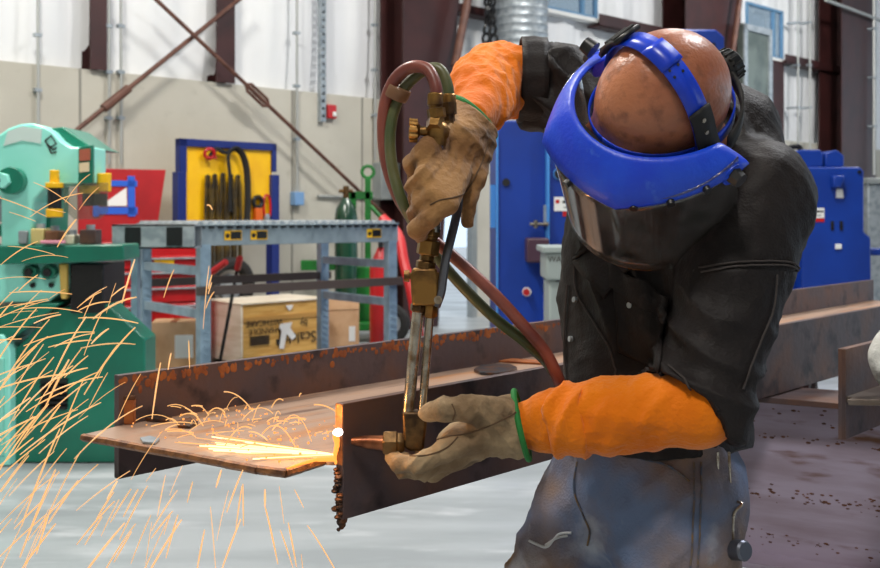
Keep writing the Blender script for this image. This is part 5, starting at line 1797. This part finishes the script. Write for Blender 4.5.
kn.lathe(ka, kb_, [(0, 0.008), (0.3, 0.015), (0.9, 0.015), (1, 0.010)], 24)
kn = TT(kn, 'valve_knob', m_brass)
lg_ = B()
for k in range(10):
    an = 2*PI*k/10
    n = Vector((0, math.cos(an), math.sin(an)))
    lg_.tube([ka.lerp(kb_, 0.2)+n*0.0145, kb_.lerp(ka, 0.05)+n*0.0145], 0.0035, 6)
TT(lg_, 'knob_lobes', m_brass, kn)
# hose connectors
TT(B().lathe(P(438, 124, DT), P(434, 96, DT), [(0, 0.010), (0.2, 0.010), (0.22, 0.0135), (0.55, 0.0135), (0.57, 0.010), (1, 0.010)], 8), 'hose_connector', m_brass)
TT(B().lathe(P(449, 124, DT+0.03), P(448, 94, DT+0.03), [(0, 0.009), (0.3, 0.009), (0.32, 0.012), (0.7, 0.012), (0.72, 0.009), (1, 0.009)], 8), 'hose_connector', m_dbrass)
TT(B().tube([P(438, 132, DT), P(446, 130, DT+0.02), P(449, 122, DT+0.03)], 0.008, 8), 'inlet_arm', m_brass)
# cutting oxygen lever
lv = B()
lv.tube(spline([P(436, 306, DT-0.01), P(441, 292, DT-0.012), P(443, 278, DT-0.012), P(446, 258, DT-0.01), P(451, 238, DT-0.006), P(457, 212, DT+0.0), P(459, 190, DT+0.008)], 6), 0.0045, 8, flat=1.8)
TT(lv, 'oxygen_lever', m_steelgrey)
TT(B().cyl(P(438, 300, DT-0.02), P(438, 300, DT+0.01), 0.006, seg=12), 'lever_pin', m_chrome)

def hose(name, label, pts, r, m, ferr=None):
    root = thing(name, label, 'hose', pts[0])
    b = B(Matrix.Translation(-root.location))
    b.tube(spline(pts, 10), r, 14)
    b.build('hose_tube', m, root)
    if ferr:
        for a, c in ferr:
            b = B(Matrix.Translation(-root.location))
            b.lathe(a, c, [(0, r*1.1), (0.1, r*1.25), (0.9, r*1.25), (1, r*1.1)], 14)
            b.build('ferrule', m_brass, root)
    return root
hr = hose('gas_hose', 'reddish brown gas hose looping over the torch top and down behind the jacket',
     [P(435, 104, DT), P(436, 88, DT), P(428, 70, DT+0.01), P(412, 67, DT+0.02), P(396, 78, DT+0.03), P(386, 100, DT+0.04), P(383, 130, DT+0.05), P(387, 165, DT+0.055), P(400, 200, DT+0.055), P(424, 232, DT+0.05), P(455, 258, DT+0.04), P(490, 290, DT+0.03), P(520, 322, DT+0.03), P(545, 352, DT+0.04), P(558, 378, DT+0.05), P(566, 400, DT+0.09), P(569, 440, DT+0.12)],
     0.0092, m_hosered, [(P(435, 106, DT), P(435.5, 93, DT))])
hg = hose('gas_hose', 'olive green gas hose running inside the reddish loop to the torch',
     [P(449, 104, DT+0.03), P(448, 88, DT+0.03), P(442, 72, DT+0.035), P(432, 68, DT+0.04), P(416, 76, DT+0.04), P(402, 92, DT+0.04), P(393, 115, DT+0.04), P(390, 140, DT+0.04), P(393, 170, DT+0.035), P(404, 205, DT+0.03), P(425, 240, DT+0.075), P(452, 275, DT+0.075), P(490, 314, DT+0.065), P(525, 342, DT+0.06), P(550, 366, DT+0.08), P(562, 392, DT+0.12), P(566, 436, DT+0.15)],
     0.0085, m_hosegreen, [(P(449, 106, DT+0.03), P(448.5, 94, DT+0.03))])
b = B(Matrix.Translation(-hr.location))
cl_a, cl_b = P(391, 88, DT+0.032), P(404, 97, DT+0.042)
mid = (cl_a+cl_b)/2
dv = (P(396, 78, DT+0.03)-P(386, 100, DT+0.04)).normalized()
b.lathe(mid-dv*0.009, mid+dv*0.009, [(0, 0.0175), (0.1, 0.0185), (0.9, 0.0185), (1, 0.0175)], 20)
b.build('hose_clip', mat('brown_clip', srgb(120, 84, 58), 0.5), hr)

# ------------------------------------------------------------------ fire: torch flame and sparks, all of them glowing matter in flight
tip = P(344, 440, 1.495)
pl_ = bpy.data.lights.new('cutting_glow', 'POINT')
pl_.energy = 0.9
pl_.color = (1.0, 0.50, 0.16)
pl_.shadow_soft_size = 0.02
po = bpy.data.objects.new('cutting_glow', pl_)
COL.objects.link(po)
po.location = tip+Vector((-0.035, -0.02, 0.03))

sr = np.random.default_rng(12)
def flight(p0, v0, t0, t1, r, b, n=9):
    g_ = Vector((0, 0, -9.8))
    pts = []
    for i in range(n+1):
        t_ = t0+(t1-t0)*i/n
        pts.append(p0+v0*t_+g_*(0.5*t_*t_))
    if min(p.y for p in pts) < 0.7 or min(p.z for p in pts) < 0.02:
        return
    rr = [r*(0.35+0.65*math.sin(PI*(0.15+0.75*i/n))) for i in range(n+1)]
    b.tube(pts, rr, 5)
def web_clear(p):
    q = BM.inverted() @ p
    return not (-0.18 < q.x < 0.5 and -0.0 < q.y < 0.48 and -0.2 < q.z < -0.07)
shower = B()
cnt = 0
GV = Vector((0, 0, -9.8))
while cnt < 165:
    if cnt % 4 == 3:
        src = BM @ Vector((sr.uniform(-0.15, 0.0), sr.uniform(0.0, 0.2), -0.09))
        p_ = P(sr.uniform(90, 335), sr.uniform(470, 570), sr.uniform(1.2, 1.6))
        tt, ex = sr.uniform(0.17, 0.27), sr.uniform(0.015, 0.055)
    else:
        src = BM @ Vector((sr.uniform(-0.10, 0.0), sr.uniform(0.0, 0.30), -0.05))
        p_ = P(min(210, abs(sr.normal())*95-15), sr.uniform(275, 560) if cnt % 9 else sr.uniform(170, 300), sr.uniform(1.1, 1.75))
        tt, ex = sr.uniform(0.17, 0.36), sr.uniform(0.02, 0.075)
    v0 = (p_-src-GV*(0.5*tt*tt))/tt
    q_ = [src+v0*t_+GV*(0.5*t_*t_) for t_ in (tt-ex/2, tt, tt+ex/2)]
    if not all(web_clear(q) for q in q_) or q_[2].z < 0.05:
        cnt += 0 if sr.uniform() < 0.98 else 1
        continue
    flight(src, v0, tt-ex/2, tt+ex/2, sr.uniform(0.0004, 0.0012), shower)
    cnt += 1
o = shower.build('spark_shower', m_spark2)
o['kind'] = 'stuff'
tag(o, 'long orange sparks showering down to the left of the beam end', 'sparks')
burst = B()
jet = B()
for k in range(58):
    # skimming along the web towards the left
    src = Vector(tip)+Vector((-0.01, 0.02, -0.03))
    pts = [src]
    along = -sr.uniform(0.05, 0.20)
    yy = sr.uniform(0.05, 0.26)
    for i in range(1, 11):
        w_ = i/10
        z = -0.045*w_**0.6+0.018*abs(math.sin(w_*PI*sr.uniform(1.0, 2.2)))*sr.uniform(0.2, 1)
        q = BM.inverted() @ src
        pts.append(BM @ Vector((q.x+along*w_*0.55, q.y+yy*w_, max(-0.077, q.z+z))))
    (jet if k % 3 == 0 else burst).tube(pts, [(0.0021 if k % 3 == 0 else 0.0015)-0.001*i/10 for i in range(11)], 5)
for k in range(60):
    # bounces: arcs over the web
    q = Vector((sr.uniform(-0.06, 0.14), sr.uniform(0.06, 0.38), -0.078))
    hgt, ln = sr.uniform(0.004, 0.05)*sr.uniform(0.5, 1.3), sr.uniform(-0.11, 0.05)
    ly = sr.uniform(-0.05, 0.10)
    t0_, t1_ = sorted((sr.uniform(0, 0.5), sr.uniform(0.4, 1.0)))
    pts = []
    for i in range(9):
        w_ = t0_+(t1_-t0_)*i/8
        pts.append(BM @ (q+Vector((ln*w_, ly*w_, 4*hgt*w_*(1-w_)))))
    burst.tube(pts, sr.uniform(0.0005, 0.0011), 5)
o = jet.build('spark_jet', emis('yellow_white_spark', (1.0, 0.62, 0.30, 1), 4.0))
o['kind'] = 'stuff'
tag(o, 'bright yellow white jet of sparks next to the torch tip', 'sparks')
o = burst.build('spark_burst', m_spark2)
o['kind'] = 'stuff'
tag(o, 'dense burst of orange sparks skimming over the beam web from the torch tip', 'sparks')
dots = B()
for k in range(110):
    q = Vector((sr.uniform(-0.10, 0.12), sr.uniform(0.03, 0.40), -0.0775+abs(sr.normal())*0.012))
    dots.ball(BM @ q, sr.uniform(0.0008, 0.0022), 6, 4)
o = dots.build('hot_droplets', m_spark)
o['kind'] = 'stuff'
tag(o, 'scattered glowing droplets lying on the beam web near the cut', 'sparks')

# ------------------------------------------------------------------ put every root's origin at the base of its thing
bpy.context.view_layer.update()
def kids(o):
    out = []
    for c in o.children:
        out.append(c)
        out += kids(c)
    return out
for o in [x for x in SC.objects if x.parent is None and x.type in ('EMPTY', 'MESH') and ('category' in x)]:
    ms = [m_ for m_ in [o]+kids(o) if m_.type == 'MESH']
    if not ms:
        continue
    ps = [m_.matrix_world @ Vector(c) for m_ in ms for c in m_.bound_box]
    base = Vector(((min(p.x for p in ps)+max(p.x for p in ps))/2, (min(p.y for p in ps)+max(p.y for p in ps))/2, min(p.z for p in ps)))
    delta = o.matrix_world.inverted() @ base
    if o.type == 'MESH':
        o.data.transform(Matrix.Translation(-delta))
    for c in o.children:
        c.location = c.location-delta
    o.location = base
